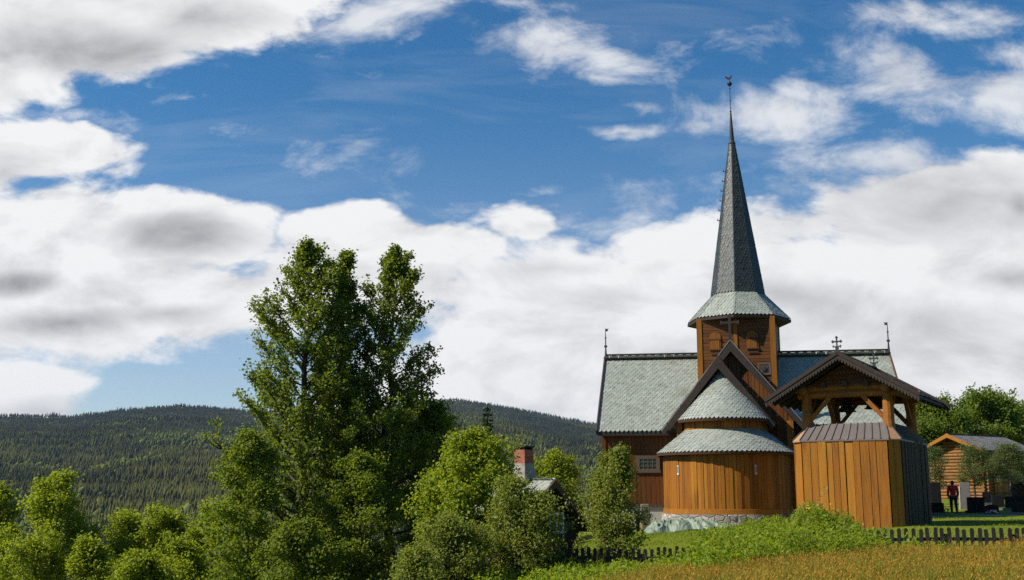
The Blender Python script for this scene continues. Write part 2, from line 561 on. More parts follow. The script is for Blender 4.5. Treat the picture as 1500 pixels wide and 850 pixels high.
def far_z(x, y):
    r = np.hypot(x, y)
    az = np.arctan2(x, y)
    R1 = 4300 + 500 * np.sin(az * 5 + 1.0)
    H = np.interp(az, AZ, SKY) * R1 / math.cos(PITCH) - 12
    zv = np.interp(az, np.radians([-180, -60, 5, 16, 40, 180]), [-20, -60, -58, 6, 8, -20])
    t = np.clip((r - 750) / (R1 - 750), 0, 1)
    t = t * 0.8 + 0.2 * t * t * (3 - 2 * t)
    z = zv + (H - zv) * t
    damp = np.clip((r - 600) / 900, 0, 1) * np.clip((R1 - r) / 900, 0.12, 1)
    z = z + damp * (16 * wnoise(x, y, 1500, 0) + 7 * wnoise(x, y, 520, 1))
    z = np.where(r > R1, z - (r - R1) * 0.12, z)
    return z


def ground_z(x, y):
    x, y = np.asarray(x, float), np.asarray(y, float)
    r = np.hypot(x, y)
    w = np.clip((r - 95) / 330, 0, 1)
    w = w * w * (3 - 2 * w)
    n = near_z(np.where(r > 130, x * 130 / np.maximum(r, 1), x), np.where(r > 130, y * 130 / np.maximum(r, 1), y))
    z = n * (1 - w) + far_z(x, y) * w
    z = z + 0.04 * wnoise(x, y, 3.1, 2) * (r < 200)
    # overgrown heap of earth beside the belfry
    z = z + .95 * np.exp(-(((x - 9.75) / 1.2) ** 2 + ((y - 35.6) / 1.3) ** 2))
    return z


def gz(x, y):
    return float(ground_z(np.array([x]), np.array([y]))[0])


def build_ground():
    az = np.concatenate([np.radians(np.arange(-180, -40, 4)), np.radians(np.arange(-40, 40, 0.4)), np.radians(np.arange(40, 180, 4))])
    rr = [0.0]
    r = 0.8
    while r < 6000:
        rr.append(r)
        r *= 1.045
        if r > 60:
            r *= 1.0
    rr = np.array(rr[1:])
    A, Rr = np.meshgrid(az, rr)
    X, Y = Rr * np.sin(A), Rr * np.cos(A)
    Z = ground_z(X, Y)
    n, m = A.shape
    V = np.stack([X, Y, Z], -1).reshape(-1, 3)
    V = np.vstack([V, [[0, 0, gz(0, 0)]]])
    i, j = np.meshgrid(np.arange(n - 1), np.arange(m), indexing='ij')
    j2 = (j + 1) % m
    Fq = np.stack([i * m + j, i * m + j2, (i + 1) * m + j2, (i + 1) * m + j], -1).reshape(-1, 4)
    c = len(V) - 1
    jj = np.arange(m)
    me_f = [tuple(q) for q in Fq] + [(c, int((k + 1) % m), int(k)) for k in jj]
    me = bpy.data.meshes.new('ground')
    me.from_pydata([tuple(v) for v in V], [], me_f)
    me.shade_smooth()
    o = bpy.data.objects.new('ground', me)
    COL.objects.link(o)
    m_, nt, b, out = new_mat('ground')
    pos = nt.node('ShaderNodeNewGeometry').outputs['Position']
    n1 = nt.noise(pos, 0.5, 6)
    n2 = nt.noise(pos, 6, 6)
    lawn = nt.ramp(nt.math('ADD', nt.math('MULTIPLY', n1, 0.5), nt.math('MULTIPLY', n2, 0.5)),
                   [(0.3, (0.07, 0.11, 0.008)), (0.5, (0.125, 0.16, 0.010)), (0.66, (0.18, 0.18, 0.022))])
    wood = nt.ramp(nt.noise(pos, 0.01, 6), [(0.35, (0.010, 0.017, 0.006)), (0.65, (0.022, 0.032, 0.009))])
    dist = nt.vmath('LENGTH', pos, out=1)
    nt.put(b.inputs['Base Color'], nt.mix(nt.rng(dist, 120, 260), lawn, wood))
    b.inputs['Roughness'].default_value = 0.95
    b.inputs['Specular IOR Level'].default_value = 0.1
    bn = nt.node('ShaderNodeBump')
    bn.inputs['Strength'].default_value = 0.5
    bn.inputs['Distance'].default_value = 0.05
    nt.put(bn.inputs['Height'], nt.noise(pos, 9, 5))
    nt.l.new(bn.outputs[0], b.inputs['Normal'])
    me.materials.append(m_)
    structure(o, 'grassy churchyard ground falling to a valley and wooded hills', 'ground')


build_ground()


def build_path():
    X, Y = np.meshgrid(np.linspace(19, 25.5, 40), np.linspace(52, 58, 24))
    v = (Y - 52) / 6.0
    Yc = 56.5 + (X - 22) * 0.10 + 0.5 * np.sin(X * 0.5)
    Yp = Yc + (v - 0.5) * (1.9 + 0.4 * np.sin(X * 1.3))
    Z = ground_z(X, Yp) + 0.025 - 0.05 * (np.abs(v - 0.5) * 2) ** 4
    V = np.stack([X, Yp, Z], -1).reshape(-1, 3)
    n, m = X.shape
    i, j = np.meshgrid(np.arange(n - 1), np.arange(m - 1), indexing='ij')
    Fq = np.stack([i * m + j, i * m + j + 1, (i + 1) * m + j + 1, (i + 1) * m + j], -1).reshape(-1, 4)
    structure(np_obj('gravel_path', V, Fq, 'gravel'), 'pale gravel path through the churchyard lawn', 'path')


build_path()


# ------------------------------------------------------------------ leaves and trees
def unit(a):
    return a / np.maximum(np.linalg.norm(a, axis=-1, keepdims=True), 1e-9)


def leaf_arrays(P, Nrm, L, W, rs, fold=0.18):
    n = len(P)
    d = unit(np.cross(Nrm, rs.normal(size=(n, 3))))
    s = np.cross(Nrm, d)
    L = (L * rs.uniform(0.65, 1.3, n))[:, None]
    W = (W * rs.uniform(0.65, 1.3, n))[:, None]
    V = np.empty((n, 4, 3))
    V[:, 0] = P - d * L * 0.5
    V[:, 1] = P + s * W * 0.5 + Nrm * W * fold
    V[:, 2] = P + d * L * 0.5 - Nrm * L * 0.12
    V[:, 3] = P - s * W * 0.5 + Nrm * W * fold
    return V.reshape(-1, 3), np.arange(n * 4).reshape(n, 4)


def interp_profile(prof, t):
    return float(np.interp(t, [p[0] for p in prof], [p[1] for p in prof]))


def grow(name, label, cat, px, pytop, Y, prof, leaf_mat_, n_leaf=9000, leaf=0.15, lw=0.8, seed=1, limbs=34, t0=0.18, r0=0.16, up=0.55, bend=0.25,
         clump=0.30, bark='bark', lean=0.0, sub=5, base=None, H=None, group=None, stems=1, jit=0.35, inner=0.35, tall=False):
    """trunk with limbs and sub branches; leaves gather in clumps along their outer parts"""
    rs = np.random.RandomState(seed)
    if base is None:
        top = at(px, pytop, Y)
        bz = gz(top.x, Y)
        base = Vector((top.x, Y, bz))
        H = top.z - bz
    root = thing(name, label, cat, base, 0, group)
    tb = MB()
    anchors = []
    weights = []
    for st in range(stems):
        off = Vector((0, 0, 0)) if stems == 1 else Vector((rs.uniform(-.35, .35), rs.uniform(-.35, .35), 0))
        hs = H if st == 0 else H * rs.uniform(0.75, 0.97)
        tilt = Vector((lean + (0 if stems == 1 else rs.uniform(-.12, .12)), rs.uniform(-.03, .03) if stems == 1 else rs.uniform(-.12, .12), 0))
        pts = []
        wig = rs.normal(0, 0.012 * hs, (11, 2))
        for i in range(11):
            t = i / 10
            pts.append(off * (1 - 0 * t) + Vector((wig[i, 0] * (t > 0), wig[i, 1] * (t > 0), -0.3 + (hs + 0.3 - 0.02 * hs) * t)) + tilt * hs * t)
        rad = [r0 / (1 if stems == 1 else 1.4) * (1 - t) ** 0.85 + 0.008 for t in np.linspace(0, 1, 11)]
        rad[0] *= 1.3
        tb.tube(pts, rad, 8)

        def trunk(t):
            k = t * 10
            i = min(int(k), 9)
            return pts[i].lerp(pts[i + 1], k - i)
        nl = limbs if st == 0 else max(6, limbs // 2)
        for k in range(nl):
            t = t0 + (0.98 - t0) * ((k + rs.uniform(0, 1)) / nl)
            p = trunk(t)
            a = k * 2.399 + rs.uniform(-0.5, 0.5)
            L = interp_profile(prof, t) * rs.uniform(1 - jit, 1.04)
            el = up * ((0.2 + 1.25 * t) if tall else (0.55 + 0.9 * t)) + rs.uniform(-.2, .2)
            d = Vector((math.cos(a) * math.cos(el), math.sin(a) * math.cos(el), math.sin(el)))
            lp = [p + d * L * s + Vector((0, 0, bend * L * s * s)) + Vector(rs.normal(0, 0.03 * L, 3)) * (s > 0) for s in (0, .25, .5, .75, 1)]
            lr = max(0.012, r0 * 0.36 * (1 - t) + 0.012)
            tb.tube(lp, [lr, lr * .8, lr * .6, lr * .4, lr * .2], 5, False)
            for s in np.linspace(inner, 1.0, max(3, int(L / 0.28))):
                i = min(int(s * 4), 3)
                anchors.append(lp[i].lerp(lp[i + 1], s * 4 - i))
                weights.append(0.5 + s * 0.7)
            for q in range(sub):
                s = rs.uniform(0.25, 0.95)
                i = min(int(s * 4), 3)
                b0 = lp[i].lerp(lp[i + 1], s * 4 - i)
                a2 = a + rs.choice([-1, 1]) * rs.uniform(0.5, 1.25)
                e2 = el + rs.uniform(-.5, .6)
                d2 = Vector((math.cos(a2) * math.cos(e2), math.sin(a2) * math.cos(e2), math.sin(e2)))
                l2 = L * rs.uniform(0.25, 0.5) * (1.15 - 0.5 * s)
                b1 = b0 + d2 * l2 * .5
                b2 = b0 + d2 * l2 + Vector((0, 0, 0.15 * l2))
                tb.tube([b0, b1, b2], [lr * .4, lr * .28, lr * .12], 4, False)
                for s2 in np.linspace(0.3, 1.0, max(2, int(l2 / 0.25))):
                    anchors.append(b0.lerp(b2, s2))
                    weights.append(1.0)
        anchors.append(trunk(1.0))
        weights.append(2.0)
    tb.build('trunk', bark, root, True)
    A = np.array([tuple(a) for a in anchors])
    w = np.array(weights) * rs.uniform(0.25, 1.75, len(A))
    idx = rs.choice(len(A), n_leaf, p=w / w.sum())
    P = A[idx] + rs.normal(0, 1, (n_leaf, 3)) * clump * np.array([1, 1, .8]) * 0.55
    ctr = np.array([0, 0, H * 0.5])
    outw = unit(P - ctr)
    Nn = unit(rs.normal(size=(n_leaf, 3)) * 1.0 + outw * 0.55 + np.array([0, 0, 0.5]))
    V, Fq = leaf_arrays(P, Nn, leaf, leaf * lw, rs)
    np_obj('crown', V, Fq, leaf_mat_, root)
    return root


# three tall poplars left of centre
POP = [(0, .6), (.12, .95), (.3, 1), (.45, .93), (.6, .76), (.75, .55), (.86, .36), (.94, .22), (1, .06)]


def sc(prof, k):
    return [(t, r * k) for t, r in prof]


grow('poplar_tree', 'tall dark green poplar with the widest crown, leftmost of the three tall trees', 'tree', 452, 352, 45, sc(POP, 4.2), 'poplar_leaf',
     45000, 0.13, 0.85, 11, 92, 0.16, 0.26, 0.62, 0.22, 0.24, 'bark', 0.012, 7, inner=.45, jit=.25, tall=True, group='tall poplars left of the church')
grow('poplar_tree', 'tall poplar with a slim dark trunk between the two other tall poplars', 'tree', 507, 362, 46.5, sc(POP, 3.0), 'poplar_leaf',
     22000, 0.13, 0.85, 12, 60, 0.24, 0.22, 0.75, 0.25, 0.23, 'bark', 0.0, 6, inner=.45, jit=.25, tall=True, group='tall poplars left of the church')
grow('poplar_tree', 'tall poplar with an open see-through crown, the one nearest the church of three', 'tree', 574, 356, 46, sc(POP, 3.4), 'poplar_leaf',
     28000, 0.13, 0.85, 13, 66, 0.22, 0.22, 0.66, 0.25, 0.23, 'bark', 0.005, 6, inner=.45, jit=.25, tall=True, group='tall poplars left of the church')

ROUND = [(0, .5), (.15, .85), (.4, 1), (.65, .9), (.85, .55), (1, .15)]
BUSH = [(0, .7), (.2, 1), (.5, .95), (.75, .6), (1, .12)]
COLUMN = [(0, .6), (.2, .95), (.4, 1), (.65, .72), (.85, .4), (1, .06)]
U = 'trees on the slope left of the church'
grow('leafy_tree', 'dark leafy tree under the left side of the tall poplars', 'tree', 376, 632, 41, sc(ROUND, 1.7), 'under_leaf', 22750, 0.109, .8, 21, 34, .1, .11,
     .4, .2, .33, group=U)
grow('leafy_tree', 'dark shaded tree standing in front of the middle poplar trunk', 'tree', 530, 668, 42, sc(ROUND, 1.8), 'under_leaf', 22750, 0.109, .8, 22, 34, .1, .11,
     .4, .2, .33, group=U)
grow('leafy_tree', 'dense dark tree filling the gap right of the poplars beneath the hill', 'tree', 632, 588, 48, sc(ROUND, 1.9), 'under_leaf', 24500, 0.117, .8, 23, 36, .12, .12,
     .45, .2, .36, group=U)
grow('leafy_tree', 'low dark tree at the foot of the leftmost poplar', 'tree', 436, 768, 39, sc(BUSH, 1.9), 'under_leaf', 17500, 0.109, .8, 24, 30, .05, .08,
     .4, .2, .33, group=U)
grow('leafy_tree', 'bright yellow-green tree just left of the brick chimney', 'tree', 690, 642, 36, sc(ROUND, 1.9), 'bright_leaf', 26250, 0.109, .85, 25, 40, .1, .11,
     .45, .2, .34, group=U)
grow('leafy_tree', 'small round green tree behind the cottage roof right of the chimney', 'tree', 812, 668, 52, sc(ROUND, 1.5), 'bright_leaf', 10500, 0.117, .85, 26, 26, .1, .08,
     .45, .2, .32, group=U)
grow('leafy_tree', 'round bright tree cut by the left edge of the photo', 'tree', 8, 706, 58, sc(ROUND, 1.7), 'left_leaf', 22750, 0.133, .85, 27, 34, .1, .12, .5, .2, .36, group=U)
grow('leafy_tree', 'full bright green tree, tallest of the sunlit trees at far left', 'tree', 80, 696, 56, sc(ROUND, 2.9), 'left_leaf', 42000, 0.133, .85, 28, 50, .08, .14, .5, .2, .40, group=U)
grow('leafy_tree', 'low bright tree right of the tallest sunlit tree at far left', 'tree', 188, 755, 58, sc(ROUND, 2.9), 'left_leaf', 24500, 0.133, .85, 29, 34, .1, .12, .5, .2, .36, group=U)
grow('leafy_tree', 'bright leafy tree in the middle of the sunlit left group', 'tree', 243, 745, 57, sc(ROUND, 2.7), 'left_leaf', 26250, 0.133, .85, 30, 34, .1, .12, .5, .2, .36, group=U)
grow('leafy_tree', 'bright leafy tree beside the lower left edge of the poplars', 'tree', 318, 742, 53, sc(ROUND, 2.2), 'left_leaf', 26250, 0.125, .85, 31, 34, .1, .12, .5, .2, .34, group=U)
grow('leafy_tree', 'small sunlit tree in front of the lower left poplar foliage', 'tree', 270, 800, 48, sc(BUSH, 2.4), 'left_leaf', 22750, 0.117, .85, 32, 30, .05, .08, .5, .2, .34, group=U)
grow('leafy_tree', 'low sunlit tree at the bottom edge in front of the tallest tree at far left', 'tree', 138, 790, 50, sc(BUSH, 2.4), 'left_leaf', 26000, .12, .85, 33, 34, .05, .08, .5, .2, .34, group=U)
grow('leafy_tree', 'low bushy tree filling the bottom edge between the sunlit left trees and the poplars', 'tree', 205, 812, 46, sc(BUSH, 2.3), 'left_leaf', 24000, .12, .85, 34, 36, .04, .08, .5, .2, .34, group=U)
BU = 'bushes in front of the cottage'
grow('willow_bush', 'low willow bush with brownish tips below the bright green tree', 'bush', 664, 764, 30, sc(BUSH, 1.2), 'bush_leaf', 11200, 0.081, .6, 41, 30, .03, .05, .8, .1, .22,
     stems=4, group=BU)
grow('willow_bush', 'small willow bush with brownish tips at the bottom edge left of the others', 'bush', 612, 806, 28, sc(BUSH, .9), 'bush_leaf', 7699, 0.081, .6, 42, 26, .03, .05, .8, .1, .2,
     stems=4, group=BU)
grow('willow_bush', 'wide olive bush hiding the front of the cottage', 'bush', 774, 706, 31, sc(BUSH, 1.3), 'bush_leaf', 19600, 0.081, .6, 43, 40, .03, .06, .8, .1, .22,
     stems=5, group=BU)
grow('young_tree', 'slim young olive tree standing in front of the left church wall', 'tree', 884, 655, 32, sc(COLUMN, 1.05), 'bush_leaf', 16800, 0.085, .62, 44, 46, .04, .06, .8, .12, .2,
     stems=3, sub=5)

# spruce top behind the bright tree
def spruce(px, pytop, Y, rad, seed):
    rs = np.random.RandomState(seed)
    top = at(px, pytop, Y)
    bz = gz(top.x, Y)
    H = top.z - bz
    root = thing('spruce_tree', 'thin dark spruce whose top rises above the bright tree', 'tree', (top.x, Y, bz))
    tb = MB()
    tb.tube([(0, 0, -.3), (0.03, 0, H * .5), (0, 0.02, H)], [.14, .08, .012], 7)
    Ps, Ns = [], []
    z = 1.2
    while z < H - .15:
        t = z / H
        L = rad * (1 - t) ** .8 + .12
        for k in range(7):
            a = rs.uniform(0, 2 * PI)
            l = L * rs.uniform(.7, 1.1)
            e = Vector((math.cos(a) * l, math.sin(a) * l, z - l * .12))
            tb.tube([(0, 0, z), e], [.016, .005], 4, False)
            n = int(26 * l) + 6
            s = rs.uniform(.1, 1, n)[:, None]
            p = np.array([0, 0, z]) + s * (np.array(e) - np.array([0, 0, z])) + rs.normal(0, .05, (n, 3))
            Ps.append(p)
            Ns.append(unit(rs.normal(size=(n, 3)) + np.array([0, 0, .8])))
        z += .24
    tb.build('trunk', 'bark', root, True)
    V, Fq = leaf_arrays(np.vstack(Ps), np.vstack(Ns), .15, .05, rs, .05)
    np_obj('crown', V, Fq, 'needle', root)


spruce(714, 592, 50, 1.3, 51)

# trees on the right
RG = 'big trees behind the log storehouse'
grow('broadleaf_tree', 'large round green tree right behind the belfry', 'tree', 1364, 603, 88, sc(ROUND, 3.9), 'back_leaf', 35000, 0.187, .85, 61, 44, .12, .2, .5, .2, .5, group=RG)
grow('broadleaf_tree', 'tallest dense tree rising above the storehouse roof', 'tree', 1452, 592, 92, sc(ROUND, 3.9), 'back_leaf', 33250, 0.203, .85, 62, 50, .12, .22, .5, .2, .52, group=RG)
grow('broadleaf_tree', 'dense dark tree behind the far end of the storehouse', 'tree', 1500, 610, 98, sc(ROUND, 3.6), 'back_leaf', 26250, 0.203, .85, 63, 46, .12, .22, .5, .2, .52, group=RG)
grow('broadleaf_tree', 'lower green tree between belfry and storehouse gable', 'tree', 1404, 622, 96, sc(ROUND, 3.2), 'back_leaf', 21000, 0.203, .85, 64, 40, .12, .2, .5, .2, .52, group=RG)
GG = 'small pruned trees among the graves'
DOME = [(0, .4), (.35, .75), (.55, 1), (.75, .95), (.9, .7), (1, .3)]
grow('small_tree', 'small round-crowned tree standing before the storehouse gable', 'tree', 1424, 659, 66, sc(DOME, 1.35), 'grave_leaf', 9100, 0.093, .45, 71, 34, .4, .07, .5, -.1, .26, group=GG)
grow('small_tree', 'small round-crowned tree with pale trunk by the storehouse long side', 'tree', 1476, 657, 67, sc(DOME, 1.4), 'grave_leaf', 9800, 0.093, .45, 72, 34, .42, .07, .5, -.1, .26, 'pale_bark', group=GG)
grow('small_tree', 'small narrow tree squeezed against the belfry corner', 'tree', 1369, 658, 68, sc(DOME, .95), 'grave_leaf', 5320, 0.093, .45, 73, 26, .35, .06, .5, -.1, .26, group=GG)
grow('small_tree', 'small tree cut by the right edge of the photo', 'tree', 1512, 672, 68, sc(DOME, 1.1), 'grave_leaf', 5880, 0.093, .45, 74, 26, .4, .06, .5, -.1, .26, group=GG)

# ------------------------------------------------------------------ distant forest (one mass)
def forest():
    rs = np.random.RandomState(3)
    N = 180000
    az = np.radians(rs.uniform(-31, 24, N))
    r = 420 * np.exp(rs.uniform(0, 1, N) ** 0.8 * math.log(5000 / 420))
    x, y = r * np.sin(az), r * np.cos(az)
    z = ground_z(x, y)
    patch = wnoise(x, y, 700, 1) + 0.6 * wnoise(x, y, 210, 3) + rs.normal(0, .35, N)
    R1 = 4300 + 500 * np.sin(az * 5 + 1.0)
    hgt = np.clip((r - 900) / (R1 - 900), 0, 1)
    patch2 = wnoise(x, y * .5, 260, 2) + .7 * wnoise(x, y * .6, 95, 4) + rs.normal(0, .4, N)
    decid = ((patch - hgt * 1.3) > 0.55) | ((patch2 - hgt * 1.1) > .75)
    clear = (wnoise(x, y, 420, 4) + 0.5 * wnoise(x, y, 150, 2)) > 1.5
    keep = ~(clear & (rs.uniform(0, 1, N) < .8))
    x, y, z, decid, r, patch, hgt = [q[keep] for q in (x, y, z, decid, r, patch, hgt)]
    n = len(x)
    h = rs.uniform(8, 19, n) * np.interp(r, [400, 3000], [.95, .72]) * (0.85 + 0.15 * (patch > 0))
    h = np.where(decid, h * rs.uniform(.45, .8, n), h)
    h = h * (1 + .35 * wnoise(x, y, 130, 0))
    w = np.where(decid, h * rs.uniform(.28, .4, n), h * rs.uniform(.12, .19, n))
    # spruce: two stacked 5-sided cones ; round tree: lumpy double cone with same topology count
    k = 5
    ang = np.arange(k) * 2 * PI / k
    a0 = rs.uniform(0, 2 * PI, n)[:, None]
    ca, sa = np.cos(ang[None] + a0), np.sin(ang[None] + a0)
    nv = 2 * k + 2
    V = np.empty((n, nv, 3))
    j1 = rs.uniform(.8, 1.2, (n, k))
    j2 = rs.uniform(.8, 1.2, (n, k))
    zl1 = np.where(decid, .38, .12)[:, None]
    zl2 = np.where(decid, .75, .55)[:, None]
    w1 = w[:, None]
    w2 = np.where(decid, w * .85, w * .62)[:, None]
    V[:, :k, 0] = x[:, None] + ca * w1 * j1
    V[:, :k, 1] = y[:, None] + sa * w1 * j1
    V[:, :k, 2] = z[:, None] + h[:, None] * zl1 * rs.uniform(.85, 1.15, (n, k))
    V[:, k:2 * k, 0] = x[:, None] + ca * w2 * j2
    V[:, k:2 * k, 1] = y[:, None] + sa * w2 * j2
    V[:, k:2 * k, 2] = z[:, None] + h[:, None] * zl2 * rs.uniform(.92, 1.08, (n, k))
    V[:, 2 * k] = np.stack([x, y, z - 1], -1)
    V[:, 2 * k + 1] = np.stack([x + rs.normal(0, .3, n), y, z + h], -1)
    tri = []
    for i in range(k):
        i2 = (i + 1) % k
        tri += [(2 * k, i2, i), (i, i2, k + i2), (i, k + i2, k + i), (k + i, k + i2, 2 * k + 1)]
    tri = np.array(tri)
    Ft = (np.arange(n)[:, None, None] * nv + tri[None]).reshape(-1, 3)
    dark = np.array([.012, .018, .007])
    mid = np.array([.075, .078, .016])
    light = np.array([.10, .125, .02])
    pn = np.clip(.62 + .38 * wnoise(x, y * .45, 420, 3) + .30 * wnoise(x, y * .5, 150, 0) + .24 * rs.normal(size=n) - 1.15 * np.clip(hgt - .25, 0, 1), 0, 1)[:, None]  # last term darkens trees up the slope: cloud shadow painted into their colour
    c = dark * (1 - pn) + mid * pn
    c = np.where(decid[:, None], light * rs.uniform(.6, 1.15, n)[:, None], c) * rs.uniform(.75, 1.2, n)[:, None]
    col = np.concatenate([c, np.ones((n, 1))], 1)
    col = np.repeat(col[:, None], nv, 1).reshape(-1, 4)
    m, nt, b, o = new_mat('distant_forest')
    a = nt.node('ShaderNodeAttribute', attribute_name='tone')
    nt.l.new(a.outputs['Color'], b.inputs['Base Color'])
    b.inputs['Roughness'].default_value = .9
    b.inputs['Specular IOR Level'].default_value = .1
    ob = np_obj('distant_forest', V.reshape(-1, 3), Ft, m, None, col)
    tag(ob, 'dark spruce forest with lighter birch patches covering the hills, cloud shadow painted on the upper slopes', 'forest', kind='stuff')


forest()


# ------------------------------------------------------------------ ground cover
def blades(X, Y, h, w, rs, tilt=.25):
    n = len(X)
    Z = ground_z(X, Y)
    B = np.stack([X, Y, Z - .02], -1)
    a = rs.uniform(0, 2 * PI, n)
    sd = np.stack([np.cos(a), np.sin(a), np.zeros(n)], -1) * (w * rs.uniform(.7, 1.3, n))[:, None] * .5
    ln = np.stack([rs.normal(tilt * .6, tilt, n), rs.normal(0, tilt, n), np.zeros(n)], -1)
    hh = (h * rs.uniform(.6, 1.15, n))[:, None]
    up = np.array([0, 0, 1.0])
    mid = B + up * hh * .55 + ln * hh * .25
    tip = B + up * hh * .97 + ln * hh
    V = np.empty((n, 5, 3))
    V[:, 0], V[:, 1] = B - sd, B + sd
    V[:, 2], V[:, 3] = mid + sd * .8, mid - sd * .8
    V[:, 4] = tip
    base = np.arange(n)[:, None] * 5
    T = np.concatenate([base + np.array([[0, 1, 2]]), base + np.array([[0, 2, 3]]), base + np.array([[3, 2, 4]])])
    return V.reshape(-1, 3), T, tip, unit(tip - mid)


def meadow_far(x):
    return np.interp(x, [0, 2.5, 6.2, 10, 13, 25], [21, 24, 25.8, 28.0, 28.3, 27.6])


def meadow():
    rs = np.random.RandomState(8)
    n = 120000
    X = rs.uniform(-1, 19, n)
    Y = 9 + (rs.uniform(0, 1, n) ** .8) * 20
    edge = X - (.15 + (Y - 15) * .245) + rs.normal(0, .25, n)
    ok = (edge > 0) & (Y < meadow_far(X) + rs.normal(0, .35, n)) & (np.abs(X / Y) < .62)
    X, Y = X[ok], Y[ok]
    h = .70 + .07 * wnoise(X, Y, 3.5, 1)
    V, T, tip, d = blades(X, Y, h, np.full(len(X), .013), rs, .22)
    tag(np_obj('meadow_grass', V, T, 'grass'), 'tall yellow-green meadow grass in the foreground', 'grass', kind='stuff')
    dens = .5 + .3 * wnoise(X, Y, 2.6, 3) + .25 * wnoise(X, Y, .9, 4)
    sel = rs.uniform(0, 1, len(X)) < np.clip(dens, .12, 1) * .62
    tp, dd = tip[sel], d[sel]
    k = 6
    P = np.repeat(tp, k, 0) - np.repeat(dd, k, 0) * (np.tile(np.arange(k), len(tp))[:, None] * .034) + rs.normal(0, .010, (len(tp) * k, 3))
    Nn = unit(np.cross(np.repeat(dd, k, 0), rs.normal(size=(len(tp) * k, 3))))
    # spikelets lie along the stem
    s = np.cross(Nn, np.repeat(dd, k, 0))
    m = len(P)
    L = rs.uniform(.035, .06, m)[:, None]
    W = rs.uniform(.010, .018, m)[:, None]
    D = unit(np.repeat(dd, k, 0) + rs.normal(0, .35, (m, 3)))
    VV = np.stack([P - D * L * .5, P + s * W * .5, P + D * L * .5, P - s * W * .5], 1).reshape(-1, 3)
    tag(np_obj('seed_heads', VV, np.arange(m * 4).reshape(m, 4), 'seed'), 'rust-orange seed heads over the foreground meadow', 'grass', kind='stuff')


meadow()


def weeds():
    rs = np.random.RandomState(9)
    n = 560000
    X = rs.uniform(-3.5, 19, n)
    Y = rs.uniform(14, 42.5, n)
    mf = meadow_far(X)
    wob = .35 * wnoise(X, Y, 1.7, 1)
    top = np.interp(X, [1.5, 3.5, 4.6, 6, 7.5, 9, 11, 11.2], [30.7, 30.9, 32.5, 36.5, 39.5, 42, 42.2, 34])
    inA = (X > 1.4) & (X < 10.9 + wob) & (Y > mf - .7) & (Y < top + wob)
    inB = (X >= 10.5) & (Y > mf - .5) & (Y < 29.8 - (X - 12) * .28)
    inC = (X < .0 + (Y - 15) * .245) & (Y < 33) & (Y > 17)
    ok = inA | (inB & (rs.uniform(0, 1, n) < .6)) | (inC & (rs.uniform(0, 1, n) < .45))
    ok &= ~((X > 10.7) & (Y > 41))
    X, Y = X[ok], Y[ok]
    n = len(X)
    lump = .5 + .5 * np.clip(wnoise(X, Y, 1.3, 2) + .5 * wnoise(X, Y, .6, 4), -1, 1)
    env = np.interp(X, [1.0, 2.6, 3.4, 4.2, 5.0, 8, 9.3, 10.4, 12.5, 19], [.62, .62, .6, .8, 1.25, 1.2, .85, .62, .45, .36])
    env = np.where(Y > 31.3, np.minimum(env, .55), env)
    hmax = env * (.38 + .75 * lump) * rs.uniform(.8, 1.12, n)
    t = rs.uniform(.0, 1, n) ** .5
    P = np.stack([X, Y, ground_z(X, Y) + hmax * t], -1)
    P[:, :2] += rs.normal(0, .03, (n, 2))
    Nn = unit(rs.normal(size=(n, 3)) * .9 + np.array([0, -.15, .8]))
    V, Fq = leaf_arrays(P, Nn, .10, .05, rs)
    tag(np_obj('weeds', V, Fq, 'weed_leaf'), 'lush green weeds and nettles along the fence and over the earth heap', 'weeds', kind='stuff')
    k = rs.choice(n, 9000, replace=False)
    k = k[(X[k] > 1.0)]
    V, T, tip, d = blades(X[k], Y[k], hmax[k] * rs.uniform(.9, 1.45, len(k)) + .08, np.full(len(k), .016), rs, .3)
    tag(np_obj('tall_grass', V, T, 'grass'), 'tall loose grass growing through the weeds by the fence', 'grass', kind='stuff')
    q = 60
    a = rs.uniform(0, 2 * PI, q)
    rr = rs.uniform(0, 1.5, q)
    X2, Y2 = 9.7 + np.cos(a) * rr, 35.6 + np.sin(a) * rr
    V, T, tip, d = blades(X2, Y2, np.full(q, .72), np.full(q, .02), rs, .35)
    tag(np_obj('dry_stalks', V, T, 'dry_stalk'), 'dry pale grass stalks sticking out of the earth heap', 'grass', kind='stuff')


weeds()


def lawn():
    rs = np.random.RandomState(10)
    n = 90000
    X = np.concatenate([rs.uniform(2, 8, n // 5), rs.uniform(9, 30, n - n // 5)])
    Y = np.concatenate([rs.uniform(33, 47, n // 5), 29.5 + rs.uniform(0, 1, n - n // 5) ** 1.3 * 32])
    ok = ~((np.abs(X - 14.2) < 3) & (np.abs(Y - 44.7) < 3.6)) & (np.abs(Y - 56.5 - (X - 22) * .1) > 1.1)
    X, Y = X[ok], Y[ok]
    V, T, tip, d = blades(X, Y, .085 + .03 * wnoise(X, Y, 2.2, 1), np.full(len(X), .016), rs, .35)
    tag(np_obj('lawn_grass', V, T, 'lawn_blade'), 'short bright green lawn of the churchyard', 'grass', kind='stuff')


lawn()


# ------------------------------------------------------------------ slates
def slate(mb, P, U, S, N, w, ex, rs):
    """one lapped slate: P bottom centre, U along row, S up slope, N normal"""
    k = rs.uniform(.016, .030)
    j = rs.uniform(-.006, .006)
    top = ex * 1.75
    pts = [(-w * .17, 0, k), (w * .17, 0, k + j), (w * .475, ex * .62, k + j), (w * .475, top, .004), (-w * .475, top, .004), (-w * .475, ex * .62, k)]
    mb.add([P + U * a + S * b_ + N * c for a, b_, c in pts], [(0, 1, 2, 3, 4, 5)])


